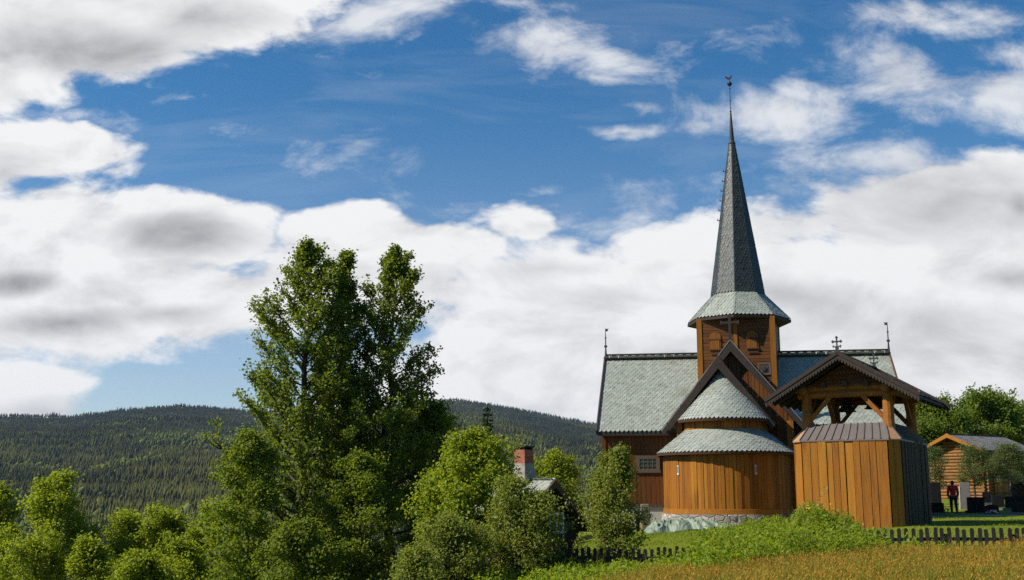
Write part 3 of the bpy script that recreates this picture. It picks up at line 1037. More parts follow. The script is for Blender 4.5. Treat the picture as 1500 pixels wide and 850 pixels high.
def slate_trap(mb, bl, br, tl, tr, sw, ex, rs):
    bl, br, tl, tr = Vector(bl), Vector(br), Vector(tl), Vector(tr)
    S = ((tl + tr) / 2 - (bl + br) / 2)
    L = S.length
    U = (br - bl).normalized()
    N = U.cross(S).normalized()
    S = N.cross(U).normalized()
    n = max(1, round(L / ex))
    for j in range(n):
        t = j / n
        a, b_ = bl.lerp(tl, t), br.lerp(tr, t)
        W = (b_ - a).length
        c = max(1, round(W / sw))
        w = W / c
        if j % 2 == 0:
            xs = [(i + .5) * w for i in range(c)]
            ws = [w] * c
        else:
            xs = [w * .25] + [i * w for i in range(1, c)] + [W - w * .25]
            ws = [w * .5] + [w] * (c - 1) + [w * .5]
        for x, ww in zip(xs, ws):
            slate(mb, a + U * x, U, S, N, ww, min(ex, L / n), rs)


def slate_ring(mb, c, r0, z0, r1, z1, a0, a1, sw, ex, rs):
    L = math.hypot(r1 - r0, z1 - z0)
    n = max(1, round(L / ex))
    for j in range(n):
        t = j / n
        r = r0 + (r1 - r0) * t
        z = z0 + (z1 - z0) * t
        W = r * (a1 - a0)
        k = max(3, round(W / sw))
        for i in range(k + (j % 2)):
            a = a0 + (a1 - a0) * (i + (.5 if j % 2 == 0 else 0)) / k
            er = Vector((math.cos(a), math.sin(a), 0))
            U = Vector((-math.sin(a), math.cos(a), 0))
            S = (er * (r1 - r0) + Vector((0, 0, z1 - z0))).normalized()
            N = U.cross(S).normalized()
            slate(mb, Vector(c) + er * r + Vector((0, 0, z)), U, S, N, W / k * 1.02, ex, rs)


# ------------------------------------------------------------------ the stave church
RS = random.Random(21)
church = thing('stave_church', 'brown tarred timber church with green slate roofs, round apse and tall pointed spire', 'church', (12.17, 58, 0), R(-17))
TM = Matrix.Rotation(R(8), 4, 'Z')
RL, RR_ = -7.17, 7.63           # ridge ends
RZ, EZ, EY = 8.80, 4.78, -3.8   # ridge and eave heights, eave reach


def tmb():
    return MB(TM)


# --- transept arms
mb = tmb()
for sgn in (-1, 1):
    # roof slabs as planks of boarding under the slates
    a = [(RL - .02, 0, RZ), (RR_ + .02, 0, RZ), (RR_ + .12, sgn * 3.8, EZ), (RL - .2, sgn * 3.8, EZ)]
    dn = Vector((0, 0, -.14))
    vs = [Vector(p) for p in a] + [Vector(p) + dn for p in a]
    fs = [(0, 1, 2, 3), (7, 6, 5, 4), (0, 4, 5, 1), (1, 5, 6, 2), (2, 6, 7, 3), (3, 7, 4, 0)]
    mb.add(vs, fs)
troof = mb.build('transept_roof', 'roof_bed', church)
mb = tmb()
slate_trap(mb, (RL - .2, EY - .06, EZ - .04), (RR_ + .12, EY - .06, EZ - .04), (RL - .02, -.02, RZ), (RR_ + .02, -.02, RZ), .225, .165, RS)
slate_trap(mb, (RR_ + .12, 3.86, EZ - .04), (RL - .2, 3.86, EZ - .04), (RR_ + .02, .02, RZ), (RL - .02, .02, RZ), .5, .4, RS)
mb.build('slate_covering', 'slate', troof)
mb = tmb()
mb.box((( RL + RR_) / 2 - .04, EY - .0, EZ - .17), (RR_ - RL + .3, .05, .13))
mb.build('eave_board', 'dark_wood', troof)
for x0, x1 in ((RL - .05, RL - .24), (RR_ + .05, RR_ + .16)):
    mb = tmb()
    mb.beam((x0, 0, RZ + .02), (x1, EY - .08, EZ - .06), .06, .26, (0, 0, 1))
    mb.beam((x0, 0, RZ + .02), (x1, -EY + .08, EZ - .06), .06, .26, (0, 0, 1))
    mb.build('verge_board', 'brown_wood', church)
# ridge crest: openwork of two rails and rounded teeth
mb = tmb()
mb.box(((RL + RR_) / 2, 0, RZ + .05), (RR_ - RL, .16, .14))
mb.box(((RL + RR_) / 2, 0, RZ + .30), (RR_ - RL, .08, .085))
x = RL + .05
while x < RR_:
    mb.prism([(-.17, 0), (.17, 0), (.13, .06), (.09, .15), (-.09, .15), (-.13, .06)], (x, -.03, RZ + .12), (1, 0, 0), (0, 0, 1), (0, 1, 0), .06)
    x += .42
mb.build('ridge_crest', 'dark_wood', church)
for fx in (RL + .02, RR_ + .02):
    mb = tmb()
    mb.lathe([(0.07, -.3), (.06, .3), (.035, .7), (.09, .74), (.09, .80), (.03, .85), (.03, 1.2), (.06, 1.24), (.025, 1.3), (.015, 1.75), (0, 1.78)], (fx, 0, RZ), 8)
    mb.prism([(0, 0), (.16, .05), (.12, .1), (.18, .17), (0, .15)], (fx, -.01, RZ + 1.58), (1 if fx < 0 else -1, 0, 0), (0, 0, 1), (0, 1, 0), .02)
    mb.build('ridge_finial', 'iron', church)

# walls of the transept
mb = tmb()
mb.planks((0, -3.4, 0), (1, 0, 0), (0, 0, 1), (0, -1, 0), -7.07, 7.5, 1.1, 4.72, .21, .035, RS)
mb.planks((-7.07, 0, 0), (0, 1, 0), (0, 0, 1), (-1, 0, 0), -3.4, 3.4, 1.1, lambda y: 8.6 - abs(y) * 1.06, .21, .035, RS)
mb.planks((7.5, 0, 0), (0, -1, 0), (0, 0, 1), (1, 0, 0), -3.4, 3.4, 1.1, lambda y: 8.6 - abs(y) * 1.06, .21, .035, RS)
mb.planks((0, 3.4, 0), (-1, 0, 0), (0, 0, 1), (0, 1, 0), -7.5, 7.07, 1.1, 4.72, .21, .035, RS)
mb.box((.21, 0, 2.9), (14.5, 6.76, 3.6))
mb.prism([(-3.38, 4.6), (3.38, 4.6), (0, 8.35)], (-7.0, 0, 0), (0, 1, 0), (0, 0, 1), (1, 0, 0), 14.45)
twall = mb.build('transept_wall', 'red_wood', church)
mb = tmb()
mb.box((-7.09, -3.455, 2.9), (.2, .07, 3.62))
mb.build('corner_board', 'red_wood', church)
mb = tmb()
mb.box((.2, -3.475, 1.13), (14.62, .1, .1))
mb.build('sill_board', 'brown_wood', church)
mb = tmb()
mb.box((.21, 0, .3), (14.5, 6.84, 1.56))
mb.build('foundation', 'plaster', church)
# small window
win = None
mb = tmb()
wx0, wx1, wz0, wz1 = -5.46, -4.30, 2.72, 3.57
y = -3.47
mb.box(((wx0 + wx1) / 2, y, wz0 + .06), (wx1 - wx0 + .1, .09, .13))
mb.box(((wx0 + wx1) / 2, y, wz1 - .06), (wx1 - wx0 + .06, .09, .12))
for xx in (wx0 + .06, wx1 - .06):
    mb.box((xx, y, (wz0 + wz1) / 2), (.13, .08, wz1 - wz0 - .245))
win = mb.build('window', 'frame_paint', church)
mb = tmb()
mb.box(((wx0 + wx1) / 2, y + .012, (wz0 + wz1) / 2), (wx1 - wx0 - .24, .03, wz1 - wz0 - .24))
mb.build('pane', 'glass', win)
mb = tmb()
for k in range(1, 4):
    mb.box((wx0 + .12 + (wx1 - wx0 - .24) * k / 4, y - .016, (wz0 + wz1) / 2), (.03, .025, wz1 - wz0 - .24))
for k in range(1, 3):
    mb.box(((wx0 + wx1) / 2, y - .02, wz0 + .12 + (wz1 - wz0 - .24) * k / 3), (wx1 - wx0 - .24, .024, .03))
for xx in (wx0 + .14, wx1 - .14):
    mb.box((xx, y - .022, (wz0 + wz1) / 2), (.05, .03, wz1 - wz0 - .25))
for zz in (wz0 + .145, wz1 - .145):
    mb.box(((wx0 + wx1) / 2, y - .024, zz), (wx1 - wx0 - .25, .03, .05))
mb.build('muntins', 'muntin', win)

# --- chancel with the big gable
GA, GE, GH = 9.02, 4.85, 3.36   # apex z, eave z, half width
mb = MB()
for sgn in (-1, 1):
    a = [(0, .5, GA - .08), (0, -4.86, GA - .08), (sgn * GH, -4.86, GE), (sgn * GH, .5, GE)]
    vs = [Vector(p) for p in a] + [Vector(p) - Vector((0, 0, .16)) for p in a]
    mb.add(vs, [(0, 1, 2, 3), (7, 6, 5, 4), (0, 4, 5, 1), (1, 5, 6, 2), (2, 6, 7, 3), (3, 7, 4, 0)])
croof = mb.build('chancel_roof', 'roof_bed', church)
mb = MB()
slate_trap(mb, (-GH - .05, .4, GE - .03), (-GH - .05, -4.84, GE - .03), (-.02, .4, GA - .07), (-.02, -4.84, GA - .07), .25, .2, RS)
slate_trap(mb, (GH + .05, -4.84, GE - .03), (GH + .05, .4, GE - .03), (.02, -4.84, GA - .07), (.02, .4, GA - .07), .25, .2, RS)
mb.build('slate_covering', 'slate', croof)
slope = (GA - GE) / GH
mb = MB()
mb.planks((0, -4.45, 0), (1, 0, 0), (0, 0, 1), (0, -1, 0), -2.8, 2.8, .8, lambda x: GA - .35 - abs(x) * slope, .2, .03, RS)
for sgn in (-1, 1):
    mb.planks((sgn * 2.8, 0, 0), (0, -1 * sgn, 0), (0, 0, 1), (sgn, 0, 0), 3.3 if sgn > 0 else -4.45, 4.45 if sgn > 0 else -3.3, .8, 5.3, .2, .03, RS)
mb.box((0, -3.4, 3.0), (5.5, 2.06, 4.4))
mb.build('chancel_wall', 'red_wood', church)


def barge(mbx, cx, y, za, hw, ze, w, t, over=.12):
    s = (za - ze) / hw
    n = Vector((s, 1)).normalized()
    for sgn in (-1, 1):
        e = hw + over
        zz = za - s * e
        dv = w * math.hypot(1, s)
        poly = [(0, za), (sgn * e, zz), (sgn * (e - w * .35), zz - w * .55), (0, za - dv)]
        if sgn < 0:
            poly = poly[::-1]
        mbx.prism(poly, (cx, y, 0), (1, 0, 0), (0, 0, 1), (0, -1, 0), t)


mb = MB()
barge(mb, 0, -4.88, GA + .06, GH, GE + .04, .32, .07)
mb.build('bargeboard', 'dark_wood', church)
mb = MB()
for sgn in (-1, 1):
    mb.beam((sgn * .01, -4.91, GA + .10), (sgn * (GH + .16), -4.91, GE - .08), .12, .035, (0, 0, 1))
mb.build('bargeboard_capping', 'lead', church)
mb = MB()
mb.box((0, -4.9, GA + .62), (.13, .09, 1.35))
mb.box((0, -4.9, GA + .98), (.84, .08, .11))
for sx_ in (-.42, .42):
    mb.box((sx_, -4.9, GA + .98), (.07, .085, .2))
mb.box((0, -4.9, GA + 1.30), (.2, .085, .07))
mb.build('roof_cross', 'dark_wood', church)
for px_ in (-2.66, 2.66):
    mb = MB()
    mb.box((px_, -4.52, 3.0), (.3, .12, 4.3))
    mb.build('corner_post', 'tar_wood', church)

# --- lower bay in front of the chancel with its own gable
FX, FA, FE, FH = -.40, 8.06, 4.95, 2.38
mb = MB()
for sgn in (-1, 1):
    a = [(FX, -4.45, FA - .08), (FX, -7.0, FA - .08), (FX + sgn * FH, -7.0, FE), (FX + sgn * FH, -4.45, FE)]
    vs = [Vector(p) for p in a] + [Vector(p) - Vector((0, 0, .14)) for p in a]
    mb.add(vs, [(0, 1, 2, 3), (7, 6, 5, 4), (0, 4, 5, 1), (1, 5, 6, 2), (2, 6, 7, 3), (3, 7, 4, 0)])
broof = mb.build('choir_roof', 'roof_bed', church)
mb = MB()
slate_trap(mb, (FX - FH - .05, -4.5, FE - .03), (FX - FH - .05, -6.98, FE - .03), (FX - .02, -4.5, FA - .07), (FX - .02, -6.98, FA - .07), .25, .2, RS)
slate_trap(mb, (FX + FH + .05, -6.98, FE - .03), (FX + FH + .05, -4.5, FE - .03), (FX + .02, -6.98, FA - .07), (FX + .02, -4.5, FA - .07), .25, .2, RS)
mb.build('slate_covering', 'slate', broof)
fs_ = (FA - FE) / FH
mb = MB()
mb.planks((FX, -6.42, 0), (1, 0, 0), (0, 0, 1), (0, -1, 0), -2.0, 2.0, 3.6, lambda x: FA - .3 - abs(x) * fs_, .18, .03, RS)
mb.planks((FX - 2.0, 0, 0), (0, 1, 0), (0, 0, 1), (-1, 0, 0), -6.42, -4.5, 3.6, 5.35, .18, .03, RS)
mb.planks((FX + 2.0, 0, 0), (0, -1, 0), (0, 0, 1), (1, 0, 0), 4.5, 6.42, 3.6, 5.35, .18, .03, RS)
mb.box((FX, -5.45, 4.4), (3.9, 1.9, 1.6))
mb.build('choir_wall', 'red_wood', church)
mb = MB()
barge(mb, FX, -7.02, FA + .05, FH, FE + .03, .36, .07)
mb.build('bargeboard', 'dark_wood', church)
for sx_ in (-1.96, 1.96):
    mb = MB()
    mb.box((FX + sx_, -6.52, 4.5), (.26, .14, 1.6))
    mb.build('corner_post', 'tar_wood', church)

# --- round apse
AC = (-.28, -6.4)
a0, a1 = PI * .98, PI * 2.02
mb = MB()
mb.lathe([(2.14, 5.05), (2.14, 5.12), (.02, 7.56)], (AC[0], AC[1], 0), 48, a0, a1)
mb.lathe([(1.7, 5.06), (2.12, 5.03)], (AC[0], AC[1], 0), 48, a0, a1)
cone = mb.build('cone_roof', 'roof_bed', church)
mb = MB()
slate_ring(mb, (AC[0], AC[1], 0), 2.2, 5.08, .12, 7.48, a0, a1, .2, .165, RS)
mb.build('slate_covering', 'slate', cone)
mb = MB()
mb.lathe([(2.17, 4.97), (2.20, 5.06), (2.15, 5.08)], (AC[0], AC[1], 0), 60, a0, a1)
mb.build('eave_board', 'brown_wood', cone)


def round_planks(mbx, r, z0, z1, A0, A1, w, t, rng):
    a = A0
    while a < A1:
        da = w / r * rng.uniform(.75, 1.25)
        j = rng.choice((0, .022)) + rng.uniform(0, .008)
        m1, m2 = a + .006 / r, min(a + da, A1) - .006 / r
        vs = []
        for z in (z0, z1):
            for rr, aa in ((r - t, m1), (r - t, m2), (r + j, m2), (r + j, m1)):
                vs.append((AC[0] + rr * math.cos(aa), AC[1] + rr * math.sin(aa), z))
        mbx.add(vs, [(3, 2, 1, 0), (4, 5, 6, 7), (0, 1, 5, 4), (1, 2, 6, 5), (2, 3, 7, 6), (3, 0, 4, 7)])
        a += da


mb = MB()
round_planks(mb, 1.85, 4.3, 5.1, PI, 2 * PI, .17, .05, RS)
mb.build('upper_apse_wall', 'tar_wood', church)
# lower ring roof with straight flanks running back along the chancel
RE, RT, ZE_, ZT = 3.16, 1.86, 3.58, 4.62
mb = MB()
mb.lathe([(RE, ZE_ - .05), (RE, ZE_), (RT, ZT)], (AC[0], AC[1], 0), 64, PI, 2 * PI)
mb.lathe([(2.7, ZE_ - .04), (RE, ZE_ - .06)], (AC[0], AC[1], 0), 64, PI, 2 * PI)
for sgn in (-1, 1):
    xo, xi = AC[0] + sgn * RE, AC[0] + sgn * RT
    a = [(xo, -6.4, ZE_), (xo, -3.6, ZE_), (xi, -3.6, ZT), (xi, -6.4, ZT)]
    vs = [Vector(p) for p in a] + [Vector(p) - Vector((0, 0, .08)) for p in a]
    mb.add(vs, [(0, 1, 2, 3), (7, 6, 5, 4), (0, 4, 5, 1), (1, 5, 6, 2), (2, 6, 7, 3), (3, 7, 4, 0)])
ring = mb.build('apse_roof', 'roof_bed', church)
mb = MB()
slate_ring(mb, (AC[0], AC[1], 0), RE + .06, ZE_ - .04, RT + .03, ZT - .03, PI, 2 * PI, .22, .175, RS)
slate_trap(mb, (AC[0] + RE + .06, -6.4, ZE_ - .04), (AC[0] + RE + .06, -3.7, ZE_ - .04), (AC[0] + RT, -6.4, ZT), (AC[0] + RT, -3.7, ZT), .22, .175, RS)
slate_trap(mb, (AC[0] - RE - .06, -3.7, ZE_ - .04), (AC[0] - RE - .06, -6.4, ZE_ - .04), (AC[0] - RT, -3.7, ZT), (AC[0] - RT, -6.4, ZT), .22, .175, RS)
mb.build('slate_covering', 'slate', ring)
mb = MB()
mb.lathe([(RE + .02, ZE_ - .15), (RE + .045, ZE_ - .06), (RE - .02, ZE_ - .04)], (AC[0], AC[1], 0), 72, PI, 2 * PI)
for sgn in (-1, 1):
    mb.box((AC[0] + sgn * (RE + .0), -5.0, ZE_ - .11), (.05, 2.78, .12))
mb.build('eave_board', 'brown_wood', ring)
RWL = 2.88
mb = MB()
round_planks(mb, RWL, .98, ZE_ - .02, PI, 2 * PI, .17, .05, RS)
mb.planks((AC[0] + RWL - .03, 0, 0), (0, 1, 0), (0, 0, 1), (1, 0, 0), -6.39, -3.5, .98, ZE_ - .02, .17, .03, RS)
mb.planks((AC[0] - RWL + .03, 0, 0), (0, -1, 0), (0, 0, 1), (-1, 0, 0), 3.5, 6.39, .98, ZE_ - .02, .17, .03, RS)
mb.build('apse_wall', 'tar_wood', church)
mb = MB()
mb.lathe([(RWL + .0, 1.02), (RWL + .06, 1.01), (RWL + .07, .80), (RWL - .05, .79)], (AC[0], AC[1], 0), 64, PI, 2 * PI)
mb.box((AC[0] + RWL + .03, -4.95, .905), (.08, 2.86, .21))
mb.build('sill_board', 'tar_wood', church)
mb = MB()
mb.lathe([(RWL - .3, .80), (RWL + .13, .79), (RWL + .17, .55), (RWL + .22, .2), (RWL + .28, -.5)], (AC[0], AC[1], 0), 72, PI, 2 * PI)
mb.box((AC[0] + RWL - .1, -4.95, .15), (.5, 2.84, 1.27))
mb.box((AC[0] - RWL + .1, -4.95, .15), (.5, 2.84, 1.27))
mb.build('stone_plinth', 'field_stone', church)
for ang in (R(229), R(303)):
    mb = MB()
    cx_, cy_ = AC[0] + (RWL + .02) * math.cos(ang), AC[1] + (RWL + .02) * math.sin(ang)
    mb.box((cx_, cy_, 2.75), (.05, .09, .42), ang)
    sl = mb.build('wall_vent', 'white_paint', church)
    mb = MB()
    mb.box((AC[0] + (RWL + .045) * math.cos(ang), AC[1] + (RWL + .045) * math.sin(ang), 2.77), (.02, .04, .3), ang)
    mb.build('slot', 'black_wood', sl)

# --- tower
TW = 1.93
mb = MB()
for rz in (0, 90, 180, 270):
    mt = Matrix.Rotation(R(rz), 4, 'Z')
    q = MB(mt)
    q.planks((0, -TW, 0), (0, 0, 1), (1, 0, 0), (0, -1, 0), 5.2, 10.72, -TW, TW, .17, .03, RS, .012)
    o_ = len(mb.v)
    mb.v += q.v
    mb.f += [tuple(i + o_ for i in f) for f in q.f]
mb.box((0, 0, 7.9), (2 * TW - .02, 2 * TW - .02, 5.6))
mb.build('tower_wall', 'tower_wood', church)
for sx_ in (-1, 1):
    for sy_ in (-1, 1):
        mb = MB()
        mb.box((sx_ * (TW - .06), sy_ * (TW - .06), 7.9), (.27, .27, 5.6))
        mb.build('tower_post', 'post_wood', church)
mb = MB()
mb.box((-.0, -TW - .05, 9.2), (.17, .07, 3.0))
mb.build('tower_post', 'post_wood', church)


def arch(w, h, n=10):
    return [(-w / 2, 0), (w / 2, 0), (w / 2, h - w / 2)] + [(w / 2 * math.cos(t), h - w / 2 + w * .42 * math.sin(t)) for t in
                                                      [PI * k / n for k in range(1, n)]] + [(-w / 2, h - w / 2)]


for sx_ in (-1.06, .84):
    mb = MB()
    mb.prism(arch(.58, .98), (sx_, -TW - .04, 9.02), (1, 0, 0), (0, 0, 1), (0, -1, 0), .05)
    sh = mb.build('tower_shutter', 'shutter_wood', church)
    mb = MB()
    for k in range(4):
        mb.box((sx_ - .165 + .11 * k, -TW - .105, 9.30), (.10, .03, .44))
    mb.build('shutter_boards', 'shutter_wood', sh)
    mb = MB()
    mb.box((sx_, -TW - .11, 9.05), (.66, .06, .07))
    mb.build('shutter_ledge', 'tower_wood', sh)
    mb = MB()
    mb.box((sx_, -TW - .11, 9.58), (.62, .05, .06))
    mb.build('shutter_ledge', 'tower_wood', sh)
    mb = MB()
    mb.box((sx_, -TW - .10, 8.86), (.56, .03, .05))
    mb.build('sill', 'brown_wood', sh)
# framed shield
mb = MB()
for dx, dz, w_, h_ in ((0, .27, .66, .09), (0, -.27, .66, .09), (-.285, 0, .09, .45), (.285, 0, .09, .45)):
    mb.box((1.38 + dx, -TW - .06, 7.97 + dz), (w_, .06, h_))
sh = mb.build('shield_panel', 'frame_paint', church)
mb = MB()
mb.box((1.38, -TW - .045, 7.97), (.49, .03, .46))
mb.build('panel_back', 'lead', sh)
mb = MB()
mb.prism([(-.2, .18), (.2, .18), (.2, -.02), (.12, -.16), (0, -.22), (-.12, -.16), (-.2, -.02)], (1.38, -TW - .06, 7.97), (1, 0, 0), (0, 0, 1), (0, -1, 0), .025)
mb.build('shield', 'brown_wood', sh)
mb = MB()
mb.lathe([(0, .0), (.11, .02), (.13, .05), (0, .06)], (0, 0, 0), 16)
mb.v = [(1.38 + v[0], -TW - .08 - v[2], 7.97 + v[1]) for v in mb.v]
mb.build('emblem', 'iron', sh)


# --- flared eave and spire (octagon with a corner towards the apse)
def octpts(r, z):
    return [Vector((r * math.cos(R(-90 + 45 * k)), r * math.sin(R(-90 + 45 * k)), z)) for k in range(8)]


def oct_loft(mbx, rings):
    o_ = [octpts(r, z) for r, z in rings]
    vs = [p for ring_ in o_ for p in ring_]
    fs = []
    for i in range(len(rings) - 1):
        for k in range(8):
            fs.append((i * 8 + k, i * 8 + (k + 1) % 8, (i + 1) * 8 + (k + 1) % 8, (i + 1) * 8 + k))
    mbx.add(vs, fs)


SE, SB = 10.78, 12.18
mb = MB()
oct_loft(mb, [(2.66, SE), (1.4, SB)])
fl = mb.build('flared_roof', 'roof_bed', church)
mb = MB()
B_, T_ = octpts(2.74, SE - .02), octpts(1.40, SB)
for k in range(8):
    slate_trap(mb, B_[k], B_[(k + 1) % 8], T_[k], T_[(k + 1) % 8], .2, .165, RS)
mb.build('slate_covering', 'slate', fl)
mb = MB()
oct_loft(mb, [(1.8, 10.66), (2.68, 10.60), (2.74, 10.60), (2.74, SE - .04), (2.66, SE - .02)])
mb.build('soffit', 'dark_wood', fl)
mb = MB()
oct_loft(mb, [(1.40, SB - .02), (.15, 20.75)])
sp = mb.build('spire', 'dark_slate', church)
mb = MB()
B_, T_ = octpts(1.44, SB - .02), octpts(.16, 20.72)
for k in range(8):
    slate_trap(mb, B_[k], B_[(k + 1) % 8], T_[k], T_[(k + 1) % 8], .17, .16, RS)
mb.build('slate_covering', 'dark_slate', sp)
for k in range(8):
    mb = MB()
    mb.beam(B_[k], T_[k], .05, .035)
    mb.build('hip_strip', 'dark_slate', sp)
mb = MB()
mb.lathe([(.15, 20.6), (.21, 20.74), (.17, 20.82), (.14, 20.9), (.10, 21.6), (.045, 22.5), (.035, 22.56), (.06, 22.6), (.022, 22.66), (.022, 23.2), (.05, 23.23), (.02, 23.28),
          (.018, 23.9), (.05, 23.93), (.02, 23.98), (.018, 24.1)], (0, 0, 0), 10)
mb.build('spire_rod', 'iron', church)
mb = MB()
mb.lathe([(.0, 24.05), (.09, 24.12), (.15, 24.22), (.09, 24.32), (.0, 24.39)], (0, 0, 0), 12)
mb.build('spire_ball', 'iron', church)
mb = MB()
mb.lathe([(.014, 24.37), (.014, 24.52), (0, 24.53)], (0, 0, 0), 6)
mb.prism([(-.30, .12), (-.33, .24), (-.26, .30), (-.20, .22), (-.06, .12), (.06, .16), (.12, .26), (.16, .31), (.20, .28), (.24, .25), (.19, .22), (.18, .10), (.08, -.02), (-.08, -.04), (-.2, .02)],
         (0, -.012, 24.50), (.72, 0, 0), (0, 0, .72), (0, 1, 0), .025)
mb.build('weathercock', 'iron', church)
for k in range(6):
    mb = MB()
    z = 16.4 + k * .55
    r = 1.40 - (z - SB) / (20.75 - SB) * 1.25
    mb.box((-(r + .05), -.05, z), (.2, .04, .04))
    mb.box((-(r + .13), -.05, z + .05), (.035, .04, .12))
    mb.build('climbing_hook', 'iron', sp)

# ------------------------------------------------------------------ belfry
bell = thing('bell_tower', 'free-standing open timber belfry with boarded base and pitched roof', 'belfry', (14.07, 44.5, .5), R(-30.5))
BW, BY0, BY1, CH = 1.97, -2.65, 3.35, .36
WT = 3.27
corners = [(-BW, BY0 + CH), (-BW + CH, BY0), (BW - CH, BY0), (BW, BY0 + CH), (BW, BY1 - CH), (BW - CH, BY1), (-BW + CH, BY1), (-BW, BY1 - CH)]
for k in range(8):
    p, q = Vector((*corners[k], 0)), Vector((*corners[(k + 1) % 8], 0))
    u = (q - p)
    L = u.length
    u.normalize()
    n = Vector((u.y, -u.x, 0))
    mb = MB()
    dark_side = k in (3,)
    if k % 2 == 1:
        mb.planks(p, u, (0, 0, 1), n, 0, L, -.25, WT, .29 if k == 1 else .2, .05, RS, .05, .022)
        # cover strips
        x = .0
        nm = 'base_wall'
    else:
        mb.planks(p, u, (0, 0, 1), n, .0, L, -.25, WT, .26, .05, RS, .01, .01)
        nm = 'corner_boarding'
    if k == 2:
        mb.build(nm, 'tar_wood', bell)
    elif k in (3, 4, 5):  # right and rear faces take the darker copy with painted shade
        mb.build(nm, 'shaded_side_wood', bell)
    else:
        mb.build(nm, 'tar_wood', bell)
mb = MB()
mb.prism(corners, (0, 0, -.2), (.985, 0, 0), (0, .985, 0), (0, 0, 1), WT + .15)
mb.build('inner_frame', 'black_wood', bell)
mb = MB()
for k in range(8):
    p, q = Vector((*corners[k], -.1)), Vector((*corners[(k + 1) % 8], -.1))
# skirt roof: sloping boards with raised seams, pale corner pieces
SKZ = 3.90
inn = [(-1.52, -1.95), (-1.44, -2.0), (1.44, -2.0), (1.52, -1.95), (1.52, 2.62), (1.44, 2.7), (-1.44, 2.7), (-1.52, 2.62)]
out_ = [(x * 1.045, (y - .35) * 1.035 + .35) for x, y in corners]
for k in range(8):
    a, b_ = Vector((*out_[k], WT - .03)), Vector((*out_[(k + 1) % 8], WT - .03))
    c, d = Vector((*inn[(k + 1) % 8], SKZ)), Vector((*inn[k], SKZ))
    mb = MB()
    dn = Vector((0, 0, -.05))
    vs = [a, b_, c, d, a + dn, b_ + dn, c + dn, d + dn]
    mb.add(vs, [(0, 1, 2, 3), (7, 6, 5, 4), (0, 4, 5, 1), (1, 5, 6, 2), (2, 6, 7, 3), (3, 7, 4, 0)])
    if k % 2 == 1:
        sk = mb.build('skirt_roof', 'sheet', bell)
        mb = MB()
        nn = max(3, round((b_ - a).length / .32))
        for i in range(nn + 1):
            t = i / nn
            mb.beam(a.lerp(b_, t) + Vector((0, 0, .02)), d.lerp(c, t) + Vector((0, 0, .02)), .035, .045)
        mb.build('roof_seam', 'sheet', sk)
    else:
        mb.build('skirt_corner', 'copper', bell)
mb = MB()
mb.prism(inn, (0, 0, SKZ - .1), (1, 0, 0), (0, 1, 0), (0, 0, 1), .06)
mb.build('deck', 'black_wood', bell)
PX, PF, PB = 1.56, -1.93, 2.5
mats_post = 'log_wood'
for x in (-PX, PX):
    for y in (PF, PB):
        mb = MB()
        mb.tube([(x, y, SKZ - .3), (x, y, SKZ + .25), (x, y, 4.9), (x, y, 5.25)], [.225, .21, .19, .19], 12)
        mb.build('post', mats_post, bell, False)
# front and rear tie beams of stacked logs
for y in (PF, PB):
    for i, z in enumerate((5.06, 5.30)):
        mb = MB()
        mb.tube([(-PX - .32 - .1 * i, y, z), (0, y, z + .01), (PX + .32 + .1 * i, y, z)], [.145, .15, .145], 10)
        mb.build('tie_beam', mats_post, bell)
for x in (-PX, PX):
    mb = MB()
    mb.tube([(x, PF - .55, 5.2), (x, .3, 5.21), (x, PB + .5, 5.2)], [.15, .155, .15], 10)
    mb.build('wall_plate', mats_post, bell)
for x, z in ((-.82, 5.42), (.0, 5.44), (.82, 5.42)):
    mb = MB()
    mb.tube([(x, PF - .26, z), (x, .3, z), (x, PB + .3, z)], [.12, .12, .12], 9)
    mb.build('cross_log', 'brown_wood', bell)


def brace(p0, p1, w=.16):
    mbx = MB()
    mbx.beam(p0, p1, w, w * .8, (0, 1, 0.3))
    mbx.build('brace', mats_post, bell)


for y in (PF, PB):
    brace((-PX + .1, y, 4.02), (-.62, y, 4.99))
    brace((PX - .1, y, 4.02), (.62, y, 4.99))
for x in (-PX, PX):
    brace((x, PF + .1, 4.02), (x, PF + 1.15, 5.12))
    brace((x, PB - .1, 4.02), (x, PB - 1.15, 5.12))
# roof
BA, BE, BHW, BF_, BB_ = 6.50, 4.86, 2.78, -2.95, 3.35
sl_ = (BA - BE) / BHW
mb = MB()
for sgn in (-1, 1):
    a = [(0, BF_, BA), (0, BB_, BA), (sgn * BHW, BB_, BE), (sgn * BHW, BF_, BE)]
    vs = [Vector(p) for p in a] + [Vector(p) - Vector((0, 0, .10)) for p in a]
    mb.add(vs, [(0, 1, 2, 3), (7, 6, 5, 4), (0, 4, 5, 1), (1, 5, 6, 2), (2, 6, 7, 3), (3, 7, 4, 0)])
br_ = mb.build('roof', 'black_wood', bell)
mb = MB()
slate_trap(mb, (-BHW - .06, BB_ + .03, BE), (-BHW - .06, BF_ - .03, BE), (-.01, BB_ + .03, BA + .02), (-.01, BF_ - .03, BA + .02), .26, .2, RS)
slate_trap(mb, (BHW + .06, BF_ - .03, BE), (BHW + .06, BB_ + .03, BE), (.01, BF_ - .03, BA + .02), (.01, BB_ + .03, BA + .02), .26, .2, RS)
mb.build('slate_covering', 'dark_slate', br_)
for k in range(7):
    y = BF_ + .45 + k * .9
    for sgn in (-1, 1):
        mb = MB()
        mb.beam((0, y, BA - .17), (sgn * (BHW - .05), y, BE - .16), .11, .13)
        mb.build('rafter', 'dark_wood', br_)


